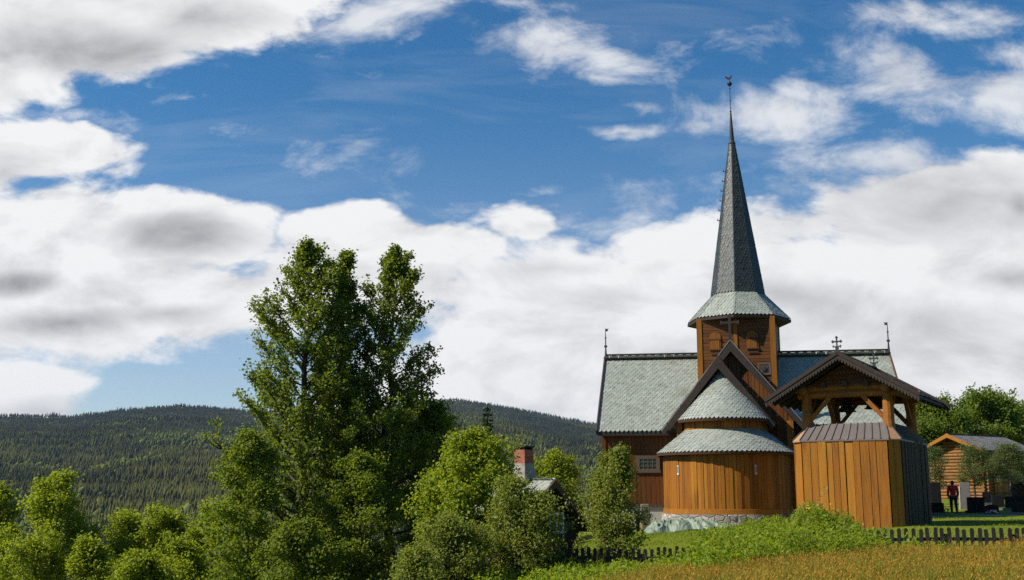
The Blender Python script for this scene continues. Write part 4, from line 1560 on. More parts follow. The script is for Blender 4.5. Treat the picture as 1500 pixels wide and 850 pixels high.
def scallop(y, dirn, name):
    mbx = MB()
    for sgn in (-1, 1):
        e = BHW + .14
        n = 26
        top = [(0, BA + .10), (sgn * e, BA + .10 - sl_ * e)]
        low = []
        for i in range(n):
            x = e * (1 - i / n)
            for fx, dz in ((0, .20), (.25, .31), (.5, .335), (.75, .31)):
                xx = x - e / n * fx
                low.append((sgn * xx, BA + .10 - sl_ * xx - dz))
        low.append((0, BA + .10 - .24))
        poly = top + low
        if (sgn > 0):
            poly = poly[::-1]
        mbx.prism(poly, (0, y, 0), (1, 0, 0), (0, 0, 1), (0, dirn, 0), .045)
    o = mbx.build('bargeboard', 'dark_wood', bell)
    mbx = MB()
    for sgn in (-1, 1):
        mbx.beam((0, y + dirn * .05, BA + .07), (sgn * (BHW + .16), y + dirn * .05, BA + .07 - sl_ * (BHW + .16)), .05, .14)
    mbx.build('bargeboard_capping', 'dark_wood', o)


scallop(BF_ - .005, -1, '')
scallop(BB_ + .005, 1, '')
# gable boarding front and rear
for y, ny in ((PF - .02, -1), (PB + .02, 1)):
    mb = MB()
    z = 5.42
    while z < BA - .3:
        w_ = min(.2, BA - .3 - z)
        hw0 = (BA - .22 - z) / sl_
        hw1 = (BA - .22 - z - w_) / sl_
        if hw1 > .05:
            mb.prism([(-hw0, z), (hw0, z), (hw1, z + w_ - .012), (-hw1, z + w_ - .012)], (0, y, 0), (1, 0, 0), (0, 0, 1), (0, ny, 0), .05 + RS.uniform(0, .02))
        z += .2
    mb.build('gable_boarding', 'tower_wood', bell)


def fleur_cross(y):
    mbx = MB()
    z0 = BA + .08
    yy = y - .03
    ax = ((1, 0, 0), (0, 0, 1), (0, 1, 0))
    # curved foot
    for s in (-1, 1):
        foot = [(0, 0), (s * .30, -.16), (s * .19, 0.02), (s * .10, .16), (s * .10, .24), (s * .22, .36), (s * .20, .22), (s * .27, .30), (s * .24, .40), (s * .12, .34), (s * .05, .32), (0, .34)]
        if s < 0:
            foot = foot[::-1]
        mbx.prism(foot, (0, yy, z0), *ax, .06)
    mbx.box((0, y, z0 + .52), (.075, .06, .5))
    mbx.box((0, y, z0 + .575), (.5, .058, .075))
    for cx_, cz_ in ((-.25, .575), (.25, .575), (0, .79)):
        mbx.prism([(-.09, 0), (0, -.09), (.09, 0), (0, .09)], (cx_, yy, z0 + cz_), (1, 0, 0), (0, 0, 1), (0, 1, 0), .062)
    mbx.v = [(v[0] * .62, v[1], z0 + (v[2] - z0) * .74) for v in mbx.v]
    mbx.build('roof_cross', 'iron', bell)


fleur_cross(BF_)
fleur_cross(BB_)
for x, s, zb in ((-.55, .9, 4.52), (.58, 1.0, 4.60)):
    mb = MB()
    mb.lathe([(.0, .62), (.12, .62), (.19, .56), (.22, .42), (.27, .22), (.36, .06), (.44, .0), (.40, .0), (.33, .06), (.0, .3)], (0, 0, 0), 20)
    mb.v = [(x + v[0] * s, .35 + v[1] * s, zb + v[2] * s) for v in mb.v]
    bl = mb.build('bell', 'bronze', bell, True)
    mb = MB()
    mb.tube([(x, .35, zb + .35), (x, .35, zb - .02)], .02, 6)
    mb.lathe([(0, -.08), (.06, -.04), (.06, .02), (0, .06)], (x, .35, zb - .05), 8)
    mb.build('clapper', 'iron', bl)
    mb = MB()
    mb.box((x, .35, zb + .70 * s), (.6, .18, .16))
    mb.build('headstock', 'dark_wood', bl)

# ------------------------------------------------------------------ picket fence
def fence():
    line = [(-2.6, 31.2), (-.2, 31.0), (3.6, 31.0), (7.0, 30.6), (9.9, 30.0), (13.0, 29.0), (18.0, 27.6)]
    root = thing('picket_fence', 'weathered dark picket fence running along the weeds below the church', 'fence', (line[2][0], line[2][1], gz(*line[2])))
    off = Vector(root.location)
    pts = []
    for (xa, ya), (xb, yb) in zip(line[:-1], line[1:]):
        n = max(1, round(math.hypot(xb - xa, yb - ya) / 1.9))
        for i in range(n):
            pts.append((xa + (xb - xa) * i / n, ya + (yb - ya) * i / n))
    pts.append(line[-1])
    rs = random.Random(4)
    for (xa, ya), (xb, yb) in zip(pts[:-1], pts[1:]):
        za, zb = gz(xa, ya), gz(xb, yb)
        L = math.hypot(xb - xa, yb - ya)
        u = Vector((xb - xa, yb - ya, 0)).normalized()
        nv = Vector((u.y, -u.x, 0))
        mb = MB()
        mb.box(Vector((xa, ya, za + .30)) - off + nv * -.09, (.1, .1, 1.1), math.atan2(u.y, u.x))
        mb.build('post', 'black_wood', root)
        for h in (.30, .72):
            mb = MB()
            mb.beam(Vector((xa, ya, za + h)) - off - nv * .03, Vector((xb, yb, zb + h)) - off - nv * .03, .04, .09)
            mb.build('rail', 'black_wood', root)
        n = round(L / .172)
        mb = MB()
        for i in range(n):
            t = (i + .5) / n
            p = Vector((xa + (xb - xa) * t, ya + (yb - ya) * t, za + (zb - za) * t)) - off
            h = 1.0 + rs.uniform(-.025, .03)
            tl = rs.uniform(-.02, .02)
            w = .05
            poly = [(-w, .02), (w, .02), (w + tl, h - .04), (w * .7 + tl, h - .015), (tl, h), (-w * .7 + tl, h - .015), (-w + tl, h - .04)]
            mb.prism(poly, p, u, (0, 0, 1), nv, .024)
        mb.build('picket_panel', 'black_wood', root)


fence()

# ------------------------------------------------------------------ tarpaulin heap and grave slab by the apse
def tarp():
    rs = np.random.RandomState(14)
    p0, p1 = at(946, 786, 44.5), at(1080, 768, 44.5)
    n, m = 230, 80
    s, t = np.meshgrid(np.linspace(0, 1, n), np.linspace(-1, 1, m), indexing='ij')
    X = p0.x + (p1.x - p0.x) * s
    Yc = 44.6 + .25 * np.sin(s * 5)
    wd = .85 * (1 - .55 * s) * (1 + .12 * np.sin(s * 23))
    Y = Yc + t * wd
    prof = np.clip(1 - np.abs(t) ** 2.4, 0, 1)
    ht = .5 * np.sqrt(np.clip(1 - (2 * s - .85) ** 2 * .62, 0.02, 1)) * (1 - .45 * s) * np.clip(s * 9, 0, 1) ** .5
    Z = ground_z(X, Y) + .02 + ht * prof
    rg = lambda a: 1 - np.abs(a)
    q = .3 * wnoise(X, Y, .9, 0)
    fold = .085 * (rg(wnoise(X * 1.25 + q, Y * .55 + q, 1.15, 1)) - .6) + .045 * (rg(wnoise(X * 1.3 - q, Y * .6, .5, 2)) - .6) + .03 * (rg(wnoise(X, Y * .7 + q, .24, 3)) - .6)
    Z = Z + fold * (.25 + prof) * np.clip(s * 8, 0.1, 1) * (1.15 - .6 * s)
    Y = Y + .06 * np.sin(s * 38 + t * 4 + 2 * np.sin(s * 11))
    V = np.stack([X - p0.x, Y - 44.6, Z - p0.z], -1).reshape(-1, 3)
    i, j = np.meshgrid(np.arange(n - 1), np.arange(m - 1), indexing='ij')
    Fq = np.stack([i * m + j, (i + 1) * m + j, (i + 1) * m + j + 1, i * m + j + 1], -1).reshape(-1, 4)
    o = np_obj('tarpaulin', V, Fq, 'tarp')
    o.location = (p0.x, 44.6, p0.z)
    md = o.modifiers.new('thick', 'SOLIDIFY')
    md.thickness = .012
    o.data.shade_smooth()
    tag(o, 'crumpled pale green tarpaulin over a heap at the foot of the round apse', 'tarpaulin')


tarp()


def rough_block(mbx, w, d, h, rs, round_top=False, taper=.94):
    """upright stone with chamfered edges"""
    c = min(w, d) * .14
    if round_top:
        n = 10
        poly = [(-w / 2, -.15), (w / 2, -.15), (w / 2, h * .72)] + [(w / 2 * math.cos(PI * k / n), h * .72 + h * .28 * math.sin(PI * k / n)) for k in range(1, n)] + [(-w / 2, h * .72)]
        mbx.prism(poly, (0, -d / 2, 0), (1, 0, 0), (0, 0, 1), (0, 1, 0), d)
    else:
        rings = []
        for z, k in ((-.15, 1.0), (h - c, taper), (h, taper * .9)):
            a, b_ = w / 2 * k, d / 2 * k
            rings.append([(x + rs.uniform(-.01, .01), y, z) for x, y in ((-a + c, -b_), (a - c, -b_), (a, -b_ + c), (a, b_ - c), (a - c, b_), (-a + c, b_), (-a, b_ - c), (-a, -b_ + c))])
        vs = [p for r in rings for p in r]
        fs = [(i * 8 + k, i * 8 + (k + 1) % 8, (i + 1) * 8 + (k + 1) % 8, (i + 1) * 8 + k) for i in range(2) for k in range(8)]
        fs.append(tuple(range(16, 24)))
        fs.append(tuple(range(7, -1, -1)))
        mbx.add(vs, fs)


def grave(name, label, px, py, Y, wpx, hpx, d, mat, base_mat=None, rz=0.0, round_top=False, taper=.97, group='gravestones on the churchyard lawn', base_w=1.25, cat='gravestone'):
    p = at(px, py, Y)
    zg = gz(p.x, Y)
    w = wpx / F * Y
    h = hpx / F * Y + (p.z - zg)
    h = max(h, .3)
    root = thing(name, label, cat, (p.x, Y, zg), rz, group)
    rs = random.Random(px)
    mb = MB()
    bz = 0
    if base_mat:
        bz = .14
        mb.box((0, 0, bz / 2 - .05), (w * base_w, d * 1.8, bz + .1))
        mb.build('plinth', base_mat, root)
    mb = MB()
    rough_block(mb, w, d, h - bz, rs, round_top, taper)
    mb.v = [(a, b_, c + bz) for a, b_, c in mb.v]
    mb.build('slab', mat, root)
    return root


grave('gravestone', 'brown upright stone slab standing before the pale church foundation', 946, 779, 46, 13, 39, .28, 'cut_stone', taper=.98, group=None)
grave('gravestone', 'narrow black upright stone just left of the brown slab by the church', 934.5, 774, 46.6, 5, 24, .12, 'black_stone', group=None)
grave('gravestone', 'low black stone with rounded top and flowers at its foot', 1453, 752, 57, 19, 12, .14, 'black_stone', 'grey_stone', R(-8), True)
grave('gravestone', 'wide low black stone between person and rounded stone', 1430, 746, 60, 24, 17, .16, 'black_stone', 'black_stone', R(-8))
grave('gravestone', 'black stone behind the rounded stone, near the orange boards', 1462, 740, 64, 17, 14, .16, 'black_stone', 'grey_stone', R(-8))
grave('gravestone', 'broad black stone behind the one cut by the photo edge', 1487, 745, 62, 27, 17, .16, 'black_stone', 'grey_stone', R(-6))
grave('gravestone', 'broad black stone cut by the right edge of the photo', 1495, 752, 57, 23, 17, .16, 'black_stone', 'grey_stone', R(-6))
grave('gravestone', 'black stone with a large round head before the storehouse', 1491, 727, 68, 19, 21, .18, 'black_stone', 'black_stone', R(-6), True)
grave('gravestone', 'low dark stone in the grass right beside the belfry corner', 1374, 748, 58, 17, 11, .16, 'black_stone', 'grey_stone', R(-8))
grave('gravestone', 'tall dark stone half hidden by the belfry corner', 1371, 735, 66, 15, 27, .2, 'black_stone', 'grey_stone', R(-8))
grave('gravestone', 'small dark stone in the row behind the wide low black stone', 1446, 733, 68, 12, 12, .15, 'black_stone', 'grey_stone', R(-8))
g = grave('gravestone', 'tall rough grey slab with a pale edge right of the person', 1415, 741, 64, 15, 33, .22, 'grey_stone', None, R(-20), False, .9)
mb = MB()
mb.box((-.31, -.01, .62), (.07, .23, 1.3), rot=Matrix.Rotation(R(2), 3, 'Y'))
mb.build('pale_edge', 'pale_stone', g)


def flowers(label, px, py, Y, w, mats, n, seed):
    rs = random.Random(seed)
    p = at(px, py, Y)
    root = thing('grave_flowers', label, 'flowers', (p.x, Y, gz(p.x, Y)))
    mbs = {k: MB() for k in mats}
    gr = []
    for i in range(n):
        x, y, z = rs.uniform(-w, w), rs.uniform(-.12, .12), rs.uniform(.1, .24)
        k = mats[i % len(mats)]
        mbs[k].lathe([(0, -.03), (.045, -.01), (.06, .025), (.03, .04), (0, .03)], (x, y, z), 7)
        gr.append((x, y, z))
    st = MB()
    for x, y, z in gr:
        st.tube([(x * .5, y * .5, 0), (x, y, z)], .007, 4)
    st.build('stems', 'weed_leaf', root)
    for k in mats:
        mbs[k].build('blossoms', k, root)


flowers('white and red flowers at the foot of the rounded black gravestone', 1454, 753, 56.5, .26, ['white_petal', 'red_petal'], 20, 3)
flowers('small yellow flowers by the low stone near the belfry', 1385, 744, 59, .16, ['yellow_petal'], 9, 4)


# tall flowering weed stalk on the heap
def stalk():
    root = thing('tall_weed', 'single tall yellowish weed stalk on top of the earth heap', 'plant', (9.75, 35.4, gz(9.75, 35.4)))
    mb = MB()
    pts = [(0, 0, 0), (.03, 0, .3), (.02, .02, .6), (.10, .02, .85), (.2, .0, 1.0)]
    mb.tube(pts, [.014, .012, .01, .008, .005], 5)
    rs = np.random.RandomState(2)
    mb.build('stem', 'weed_leaf', root)
    A = np.array(pts)
    P = np.repeat(A[1:], 9, 0) + rs.normal(0, .045, (36, 3))
    V, Fq = leaf_arrays(P, unit(rs.normal(size=(36, 3)) + [0, 0, .6]), .09, .035, rs)
    np_obj('leaves', V, Fq, 'dry_stalk', root)
    q = 60
    P = rs.normal(0, 1, (q, 3)) * [.22, .2, .07] + [-.05, 0, .38]
    V, Fq = leaf_arrays(P, unit(rs.normal(size=(q, 3)) + [0, -.3, .6]), .06, .05, rs)
    r2 = thing('yellow_flowers', 'yellow flowers blooming on top of the earth heap', 'flowers', (9.75, 35.5, gz(9.75, 35.5)))
    np_obj('blossoms', V, Fq, 'yellow_petal', r2)
    mb = MB()
    for i in range(0, q, 2):
        mb.tube([(P[i, 0] * .5, P[i, 1] * .5, 0), tuple(P[i])], .006, 4)
    mb.build('stems', 'weed_leaf', r2)


stalk()

# ------------------------------------------------------------------ log storehouse
def storehouse():
    gp = at(1393, 637, 74)
    yaw = R(-56)
    zg = gz(gp.x, 74)
    root = thing('log_storehouse', 'small orange log storehouse with grey shingle roof among the graves', 'storehouse', (gp.x, gp.y, zg), yaw)
    AP = gp.z - zg
    HW, EV, LEN = 2.55, AP - 1.12, 5.6     # half width at eave, eave height, length
    WW = 2.1
    mb = MB()
    rs = random.Random(6)
    z = .12
    i = 0
    sl = (AP - EV) / HW
    while z < AP - .25:
        hw = WW if z < EV - .05 else min(WW, (AP - z - .15) / sl)
        ex = .28 if hw == WW else 0
        r = .115
        mb.tube([(-hw - ex, .25, z), (0, .25 + rs.uniform(-.01, .01), z), (hw + ex, .25, z)], [r * rs.uniform(.9, 1.1), r, r * rs.uniform(.9, 1.1)], 9)
        z += .215
    gw = mb.build('gable_wall', 'cabin_log', root)
    mb = MB()
    z = .23
    while z < EV:
        for sx in (-1, 1):
            mb.tube([(sx * WW, -.05, z), (sx * WW, LEN / 2, z + rs.uniform(-.01, .01)), (sx * WW, LEN + .2, z)], .115, 9)
        mb.tube([(-WW - .25, LEN, z), (WW + .25, LEN, z)], .115, 9)
        z += .215
    mb.build('side_wall', 'cabin_log', root)
    mb = MB()
    mb.box((0, LEN / 2 + .1, EV / 2), (2 * WW - .1, LEN - .3, EV - .05))
    mb.build('inner_frame', 'black_wood', root)
    mb = MB()
    for sx in (-1, 1):
        a = [(0, -.45, AP), (0, LEN + .4, AP), (sx * HW, LEN + .4, EV), (sx * HW, -.45, EV)]
        vs = [Vector(p) for p in a] + [Vector(p) - Vector((0, 0, .14)) for p in a]
        mb.add(vs, [(0, 1, 2, 3), (7, 6, 5, 4), (0, 4, 5, 1), (1, 5, 6, 2), (2, 6, 7, 3), (3, 7, 4, 0)])
    rf = mb.build('roof', 'roof_bed', root)
    mb = MB()
    slate_trap(mb, (HW + .05, -.45, EV), (HW + .05, LEN + .4, EV), (.01, -.45, AP + .02), (.01, LEN + .4, AP + .02), .22, .22, rs)
    slate_trap(mb, (-HW - .05, LEN + .4, EV), (-HW - .05, -.45, EV), (-.01, LEN + .4, AP + .02), (-.01, -.45, AP + .02), .22, .22, rs)
    mb.build('shingles', 'shingle', rf)
    mb = MB()
    barge(mb, 0, -.46, AP + .06, HW, EV + .04, .24, .06)
    mb.build('bargeboard', 'tar_wood', root)
    # board door on the long side, dark opening beside it
    mb = MB()
    mb.planks((WW + .13, 0, 0), (0, 1, 0), (0, 0, 1), (1, 0, 0), 1.0, 2.5, .15, 1.35, .2, .04, rs)
    dr = mb.build('door', 'tar_wood', root)
    mb = MB()
    mb.box((WW + .19, 1.75, 1.1), (.03, 1.45, .1))
    mb.box((WW + .19, 1.75, .4), (.03, 1.45, .1))
    mb.build('door_ledge', 'brown_wood', dr)
    mb = MB()
    mb.box((WW + .125, 1.75, 1.5), (.05, 1.7, .22))
    mb.box((WW + .12, 3.9, .85), (.05, 1.9, 1.4))
    mb.build('dark_opening', 'black_wood', root)
    return root


storehouse()


# ------------------------------------------------------------------ cottage with chimney
def cottage():
    ax = Vector((-.75, .66, 0)).normalized()       # ridge runs this way, away from the gable
    apex = at(808, 705, 38)
    zg = gz(apex.x, 38) - .3
    yaw = math.atan2(ax.y, ax.x) - PI / 2           # local +Y = ax
    root = thing('cottage', 'small dark cottage with pale chimney hidden behind the bushes', 'cottage', (apex.x, apex.y, zg), yaw)
    AP = apex.z - zg
    HW, LEN = 2.1, 3.4
    EV = AP - HW * .78
    rs = random.Random(9)
    mb = MB()
    for sx in (-1, 1):
        a = [(0, -.1, AP), (0, LEN, AP), (sx * HW, LEN, EV), (sx * HW, -.1, EV)]
        vs = [Vector(p) for p in a] + [Vector(p) - Vector((0, 0, .12)) for p in a]
        mb.add(vs, [(0, 1, 2, 3), (7, 6, 5, 4), (0, 4, 5, 1), (1, 5, 6, 2), (2, 6, 7, 3), (3, 7, 4, 0)])
    rf = mb.build('roof', 'roof_bed', root)
    mb = MB()
    slate_trap(mb, (HW + .05, -.1, EV), (HW + .05, LEN, EV), (.01, -.1, AP + .02), (.01, LEN, AP + .02), .26, .2, rs)
    slate_trap(mb, (-HW - .05, LEN, EV), (-HW - .05, -.1, EV), (-.01, LEN, AP + .02), (-.01, -.1, AP + .02), .26, .2, rs)
    mb.build('slate_covering', 'slate', rf)
    mb = MB()
    barge(mb, 0, -.12, AP + .05, HW, EV + .03, .2, .06)
    mb.build('bargeboard', 'brown_wood', root)
    mb = MB()
    mb.planks((0, .3, 0), (1, 0, 0), (0, 0, 1), (0, -1, 0), -1.8, 1.8, -.3, lambda x: AP - .12 - abs(x) * .78, .18, .03, rs)
    for sx in (-1, 1):
        mb.planks((sx * 1.8, 0, 0), (0, sx, 0), (0, 0, 1), (sx, 0, 0), .3 if sx > 0 else -LEN + .2, LEN - .2 if sx > 0 else -.3, -.3, AP - .12 - 1.8 * .78, .18, .03, rs)
    mb.box((0, LEN / 2 + .1, (EV + .1) / 2), (3.5, LEN - .6, EV))
    mb.build('wall', 'black_wood', root)
    mb = MB()
    wz = AP - 1.42
    for dx, dz, w, h in ((0, .32, .78, .09), (0, -.32, .78, .09), (-.35, 0, .08, .56), (.35, 0, .08, .56), (0, 0, .05, .55)):
        mb.box((.55 + dx, .245, wz + dz), (w, .05, h))
    wn = mb.build('window', 'white_paint', root)
    mb = MB()
    mb.box((.55, .256, wz), (.62, .02, .55))
    mb.build('pane', 'glass', wn)
    # chimney on the ridge
    t = 1.25
    mb = MB()
    w0, w1 = .31, .25
    zb, zm, zt = AP - .5, AP + .62, AP + 1.21

    def frust(mbx, rings):
        vs = []
        for z, h in rings:
            vs += [(-h, t - h, z), (h, t - h, z), (h, t + h, z), (-h, t + h, z)]
        fs = []
        for i in range(len(rings) - 1):
            for k in range(4):
                fs.append((i * 4 + k, i * 4 + (k + 1) % 4, (i + 1) * 4 + (k + 1) % 4, (i + 1) * 4 + k))
        fs.append(tuple(range(len(vs) - 4, len(vs))))
        mbx.add(vs, fs)
    frust(mb, [(zb, w0 + .04), (zm, w1)])
    ch = mb.build('chimney', 'chimney_stone', root)
    mb = MB()
    frust(mb, [(zm + .001, w1 - .01), (zt - .12, w1 - .02)])
    mb.build('brick_stack', 'red_brick', ch)
    mb = MB()
    for sx in (-1, 1):
        for sy in (-1, 0, 1):
            mb.box((sx * (w1 - .07), t + sy * (w1 - .09), zt - .075), (.09, .1, .09))
    mb.box((0, t, zt - .01), (w1 * 2 + .06, w1 * 2 + .06, .05))
    mb.build('chimney_cap', 'dark_wood', ch)


cottage()


# ------------------------------------------------------------------ person
def skin_mesh(name, joints, edges, mat, parent, root_i=0, sub=2):
    me = bpy.data.meshes.new(name)
    me.from_pydata([j[0] for j in joints], edges, [])
    o = bpy.data.objects.new(name, me)
    COL.objects.link(o)
    md = o.modifiers.new('skin', 'SKIN')
    for i, j in enumerate(joints):
        r = j[1]
        me.skin_vertices[0].data[i].radius = (r, r) if not isinstance(r, tuple) else r
        me.skin_vertices[0].data[i].use_root = (i == root_i)
    ms = o.modifiers.new('sub', 'SUBSURF')
    ms.levels = sub
    ms.render_levels = sub
    dg = bpy.context.evaluated_depsgraph_get()
    m2 = bpy.data.meshes.new_from_object(o.evaluated_get(dg))
    o.modifiers.clear()
    o.data = m2
    m2.name = name
    m2.shade_smooth()
    m2.materials.clear()
    m2.materials.append(M[mat])
    o.parent = parent
    return o


def person():
    p = at(1398, 752, 60)
    root = thing('person', 'person in a red jacket and dark trousers walking away between the graves', 'person', (p.x, 60, gz(p.x, 60) + .01), R(-10))
    # +Y is the walking direction, back towards us
    J = [((0, 0, .96), .13), ((0, .01, 1.12), .125), ((0, .01, 1.30), .15), ((0, 0, 1.44), .10), ((0, .02, 1.52), .055), ((0, .03, 1.62), .095), ((0, .035, 1.71), .085),
         ((-.10, 0, .90), .095), ((-.10, .10, .50), .065), ((-.10, .06, .09), .045), ((-.11, .20, .04), .04),
         ((.10, 0, .90), .095), ((.10, -.05, .50), .065), ((.10, -.22, .12), .045), ((.11, -.10, .03), .04),
         ((-.19, 0, 1.41), .065), ((-.25, -.06, 1.14), .05), ((-.24, .02, .90), .036), ((-.24, .05, .82), .03),
         ((.19, 0, 1.41), .065), ((.25, .03, 1.14), .05), ((.24, .12, .90), .036), ((.24, .15, .82), .03)]
    E = [(0, 1), (1, 2), (2, 3), (3, 4), (4, 5), (5, 6), (0, 7), (7, 8), (8, 9), (9, 10), (0, 11), (11, 12), (12, 13), (13, 14), (3, 15), (15, 16), (16, 17), (17, 18), (3, 19), (19, 20), (20, 21),
         (21, 22)]
    # fingers and nose
    for wi, sx in ((18, -1), (22, 1)):
        bx, by, bz = J[wi][0]
        for k in range(4):
            a = len(J)
            J.append(((bx + sx * .004, by - .025 + k * .017, bz - .055), .009))
            J.append(((bx - sx * .012, by - .022 + k * .017, bz - .095 + abs(k - 1.5) * .008), .007))
            E += [(wi, a), (a, a + 1)]
        a = len(J)
        J.append(((bx - sx * .01, by + .04, bz - .03), .010))
        E.append((wi, a))
    skin_mesh('body', J, E, 'skin', root)
    mb = MB()
    mb.lathe([(0, -.03), (.016, -.02), (.012, .015), (0, .03)], (0, .125, 1.64), 6)
    mb.build('nose', 'skin', root, True)
    for sx in (-1, 1):
        mb = MB()
        mb.lathe([(0, -.03), (.014, -.01), (.016, .012), (0, .03)], (sx * .093, .03, 1.645), 6)
        mb.build('ear', 'skin', root, True)
    J = [((0, 0, .93), .165), ((0, .01, 1.12), .16), ((0, .01, 1.30), .175), ((0, 0, 1.43), .125), ((0, .01, 1.50), .075),
         ((-.20, 0, 1.42), .085), ((-.265, -.06, 1.14), .07), ((-.25, .02, .90), .055), ((.20, 0, 1.42), .085), ((.265, .03, 1.14), .07), ((.25, .12, .90), .055)]
    skin_mesh('jacket', J, [(0, 1), (1, 2), (2, 3), (3, 4), (3, 5), (5, 6), (6, 7), (3, 8), (8, 9), (9, 10)], 'red_cloth', root)
    J = [((0, 0, .95), .15), ((-.105, 0, .87), .115), ((-.105, .10, .50), .085), ((-.105, .06, .08), .07), ((.105, 0, .87), .115), ((.105, -.05, .50), .085), ((.105, -.21, .10), .07)]
    skin_mesh('trousers', J, [(0, 1), (1, 2), (2, 3), (0, 4), (4, 5), (5, 6)], 'dark_cloth', root)
    J = [((0, -.005, 1.50), .075), ((0, -.015, 1.62), .105), ((0, .01, 1.72), .095), ((0, .03, 1.75), .07)]
    skin_mesh('hair', J, [(0, 1), (1, 2), (2, 3)], 'hair', root)
    for x, y, z in ((-.11, .12, .05), (.11, -.16, .06)):
        mb = MB()
        mb.prism([(-.12, -.05), (.15, -.05), (.15, -.02), (.05, .05), (-.12, .06)], (x - .05, y, z), (0, 1, 0), (0, 0, 1), (1, 0, 0), .1)
        mb.build('shoe', 'shoe', root)


person()

# ------------------------------------------------------------------ light
SAZ, SEL = R(192), R(43)
sd = Vector((math.cos(SAZ) * math.cos(SEL), math.sin(SAZ) * math.cos(SEL), math.sin(SEL)))
L = bpy.data.lights.new('sun', 'SUN')
L.energy = 5.0
L.angle = R(.5)
L.color = (1, .93, .82)
lo = bpy.data.objects.new('sun', L)
COL.objects.link(lo)
lo.rotation_euler = (-sd).to_track_quat('-Z', 'Y').to_euler()
lo.location = (-60, -20, 60)

# ------------------------------------------------------------------ sky with clouds
W = bpy.data.worlds.new('World')
C.world = W
W.use_nodes = True
SKY_STRENGTH = .1


def puv(px, py):
    d = ray(px, py)
    return d[0] / d[1], d[2] / d[1]


def blob(px, py, rx, ry):
    u, v = puv(px, py)
    u2, v2 = puv(px + rx, py)
    u3, v3 = puv(px, py - ry)
    return u, v, abs(u2 - u), abs(v3 - v)


CLOUD = [  # centre x, y, half sizes in the photo's degrees, weight
    (60, 10, 330, 105, 1.0), (300, -20, 300, 100, .95), (0, 90, 150, 95, .9), (480, 20, 150, 60, .35),
    (40, 230, 170, 62, 1.0), (-60, 240, 160, 90, .9),
    (220, 350, 200, 72, 1.15), (60, 400, 260, 130, 1.1), (200, 455, 300, 62, 1.0), (380, 460, 200, 60, .8),
    (520, 340, 125, 48, .95), (640, 380, 150, 60, .8), (520, 420, 200, 80, .8), (30, 560, 130, 60, .85), (0, 590, 190, 50, .7),
    (775, 318, 92, 36, .72), (740, 440, 140, 46, .95), (880, 470, 330, 110, .9), (780, 560, 330, 95, 1.0), (1000, 400, 320, 95, .6),
    (1370, 345, 330, 110, 1.0), (1500, 270, 160, 70, .7), (1180, 320, 200, 56, .6), (1200, 450, 330, 130, 1.0), (1450, 500, 300, 180, 1.0)]
WISP = [(860, 75, 210, 56, .95), (870, 108, 90, 26, .8), (750, 15, 170, 26, .6), (890, 190, 70, 14, .7), (800, 270, 70, 12, .5), (905, 155, 60, 20, .5),
        (1130, 165, 190, 62, 1.0), (1180, 130, 90, 40, .9), (1010, 180, 80, 26, .5), (1350, 110, 190, 80, 1.0), (1480, 140, 130, 70, 1.1), (1380, 10, 200, 36, .95), (1500, 60, 80, 50, .9),
        (560, 40, 150, 62, .95), (420, 50, 120, 60, .7), (130, 165, 120, 42, .85), (280, 130, 50, 16, .5), (500, 205, 60, 26, .4), (1250, 240, 300, 70, .75), (900, 320, 260, 50, .6), (1200, 60, 260, 60, .45), (650, 300, 160, 40, .45), (420, 200, 220, 60, .25), (300, 500, 60, 16, .4)]
GREY = [(130, 60, 230, 70, .8), (300, 20, 200, 60, .5), (250, 352, 165, 48, 1.0), (25, 415, 105, 32, 1.0), (110, 470, 180, 34, .8), (260, 468, 130, 26, .6), (0, 255, 80, 60, .5), (60, 600, 150, 30, .35),
        (1350, 320, 330, 120, .55), (1180, 440, 150, 42, .45), (1300, 560, 300, 60, .3), (800, 400, 200, 30, .35), (1470, 415, 110, 36, .6), (1490, 300, 50, 40, .6), (1300, 480, 280, 70, .5), (930, 440, 220, 30, .35), (620, 420, 120, 40, .3), (1440, 110, 160, 60, .3)]


def field_group(name, blobs, soft=False):
    g = bpy.data.node_groups.new(name, 'ShaderNodeTree')
    g.interface.new_socket('Vector', in_out='INPUT', socket_type='NodeSocketVector')
    g.interface.new_socket('Value', in_out='OUTPUT', socket_type='NodeSocketFloat')
    nt = NT(g)
    gi = nt.node('NodeGroupInput')
    go = nt.node('NodeGroupOutput')
    p = gi.outputs[0]
    st = nt.vmath('MULTIPLY', p, (1.0, 1.7, 1.0))
    w1 = nt.vmath('SUBTRACT', nt.noise(st, 3.2, 5, .55, 'Color'), (.5, .5, .5))
    q = nt.vmath('ADD', p, nt.vmath('MULTIPLY', w1, (.22, .12, 0) if not soft else (.10, .05, 0)))
    acc = None
    for (x, y, rx, ry, w) in blobs:
        u, v, a, b_ = blob(x, y, rx, ry)
        e = nt.vmath('MULTIPLY', nt.vmath('SUBTRACT', q, (u, v, 0)), (1 / a, 1 / b_, 0))
        d = nt.vmath('LENGTH', e, out=1)
        f = nt.math('MULTIPLY_ADD', d, -w, w)
        if acc is None:
            acc = f
        else:
            n = nt.node('ShaderNodeMath', operation='SMOOTH_MAX')
            nt.put(n.inputs[0], acc)
            nt.put(n.inputs[1], f)
            n.inputs[2].default_value = .16
            acc = n.outputs[0]
    nt.l.new(acc, go.inputs[0])
    return g


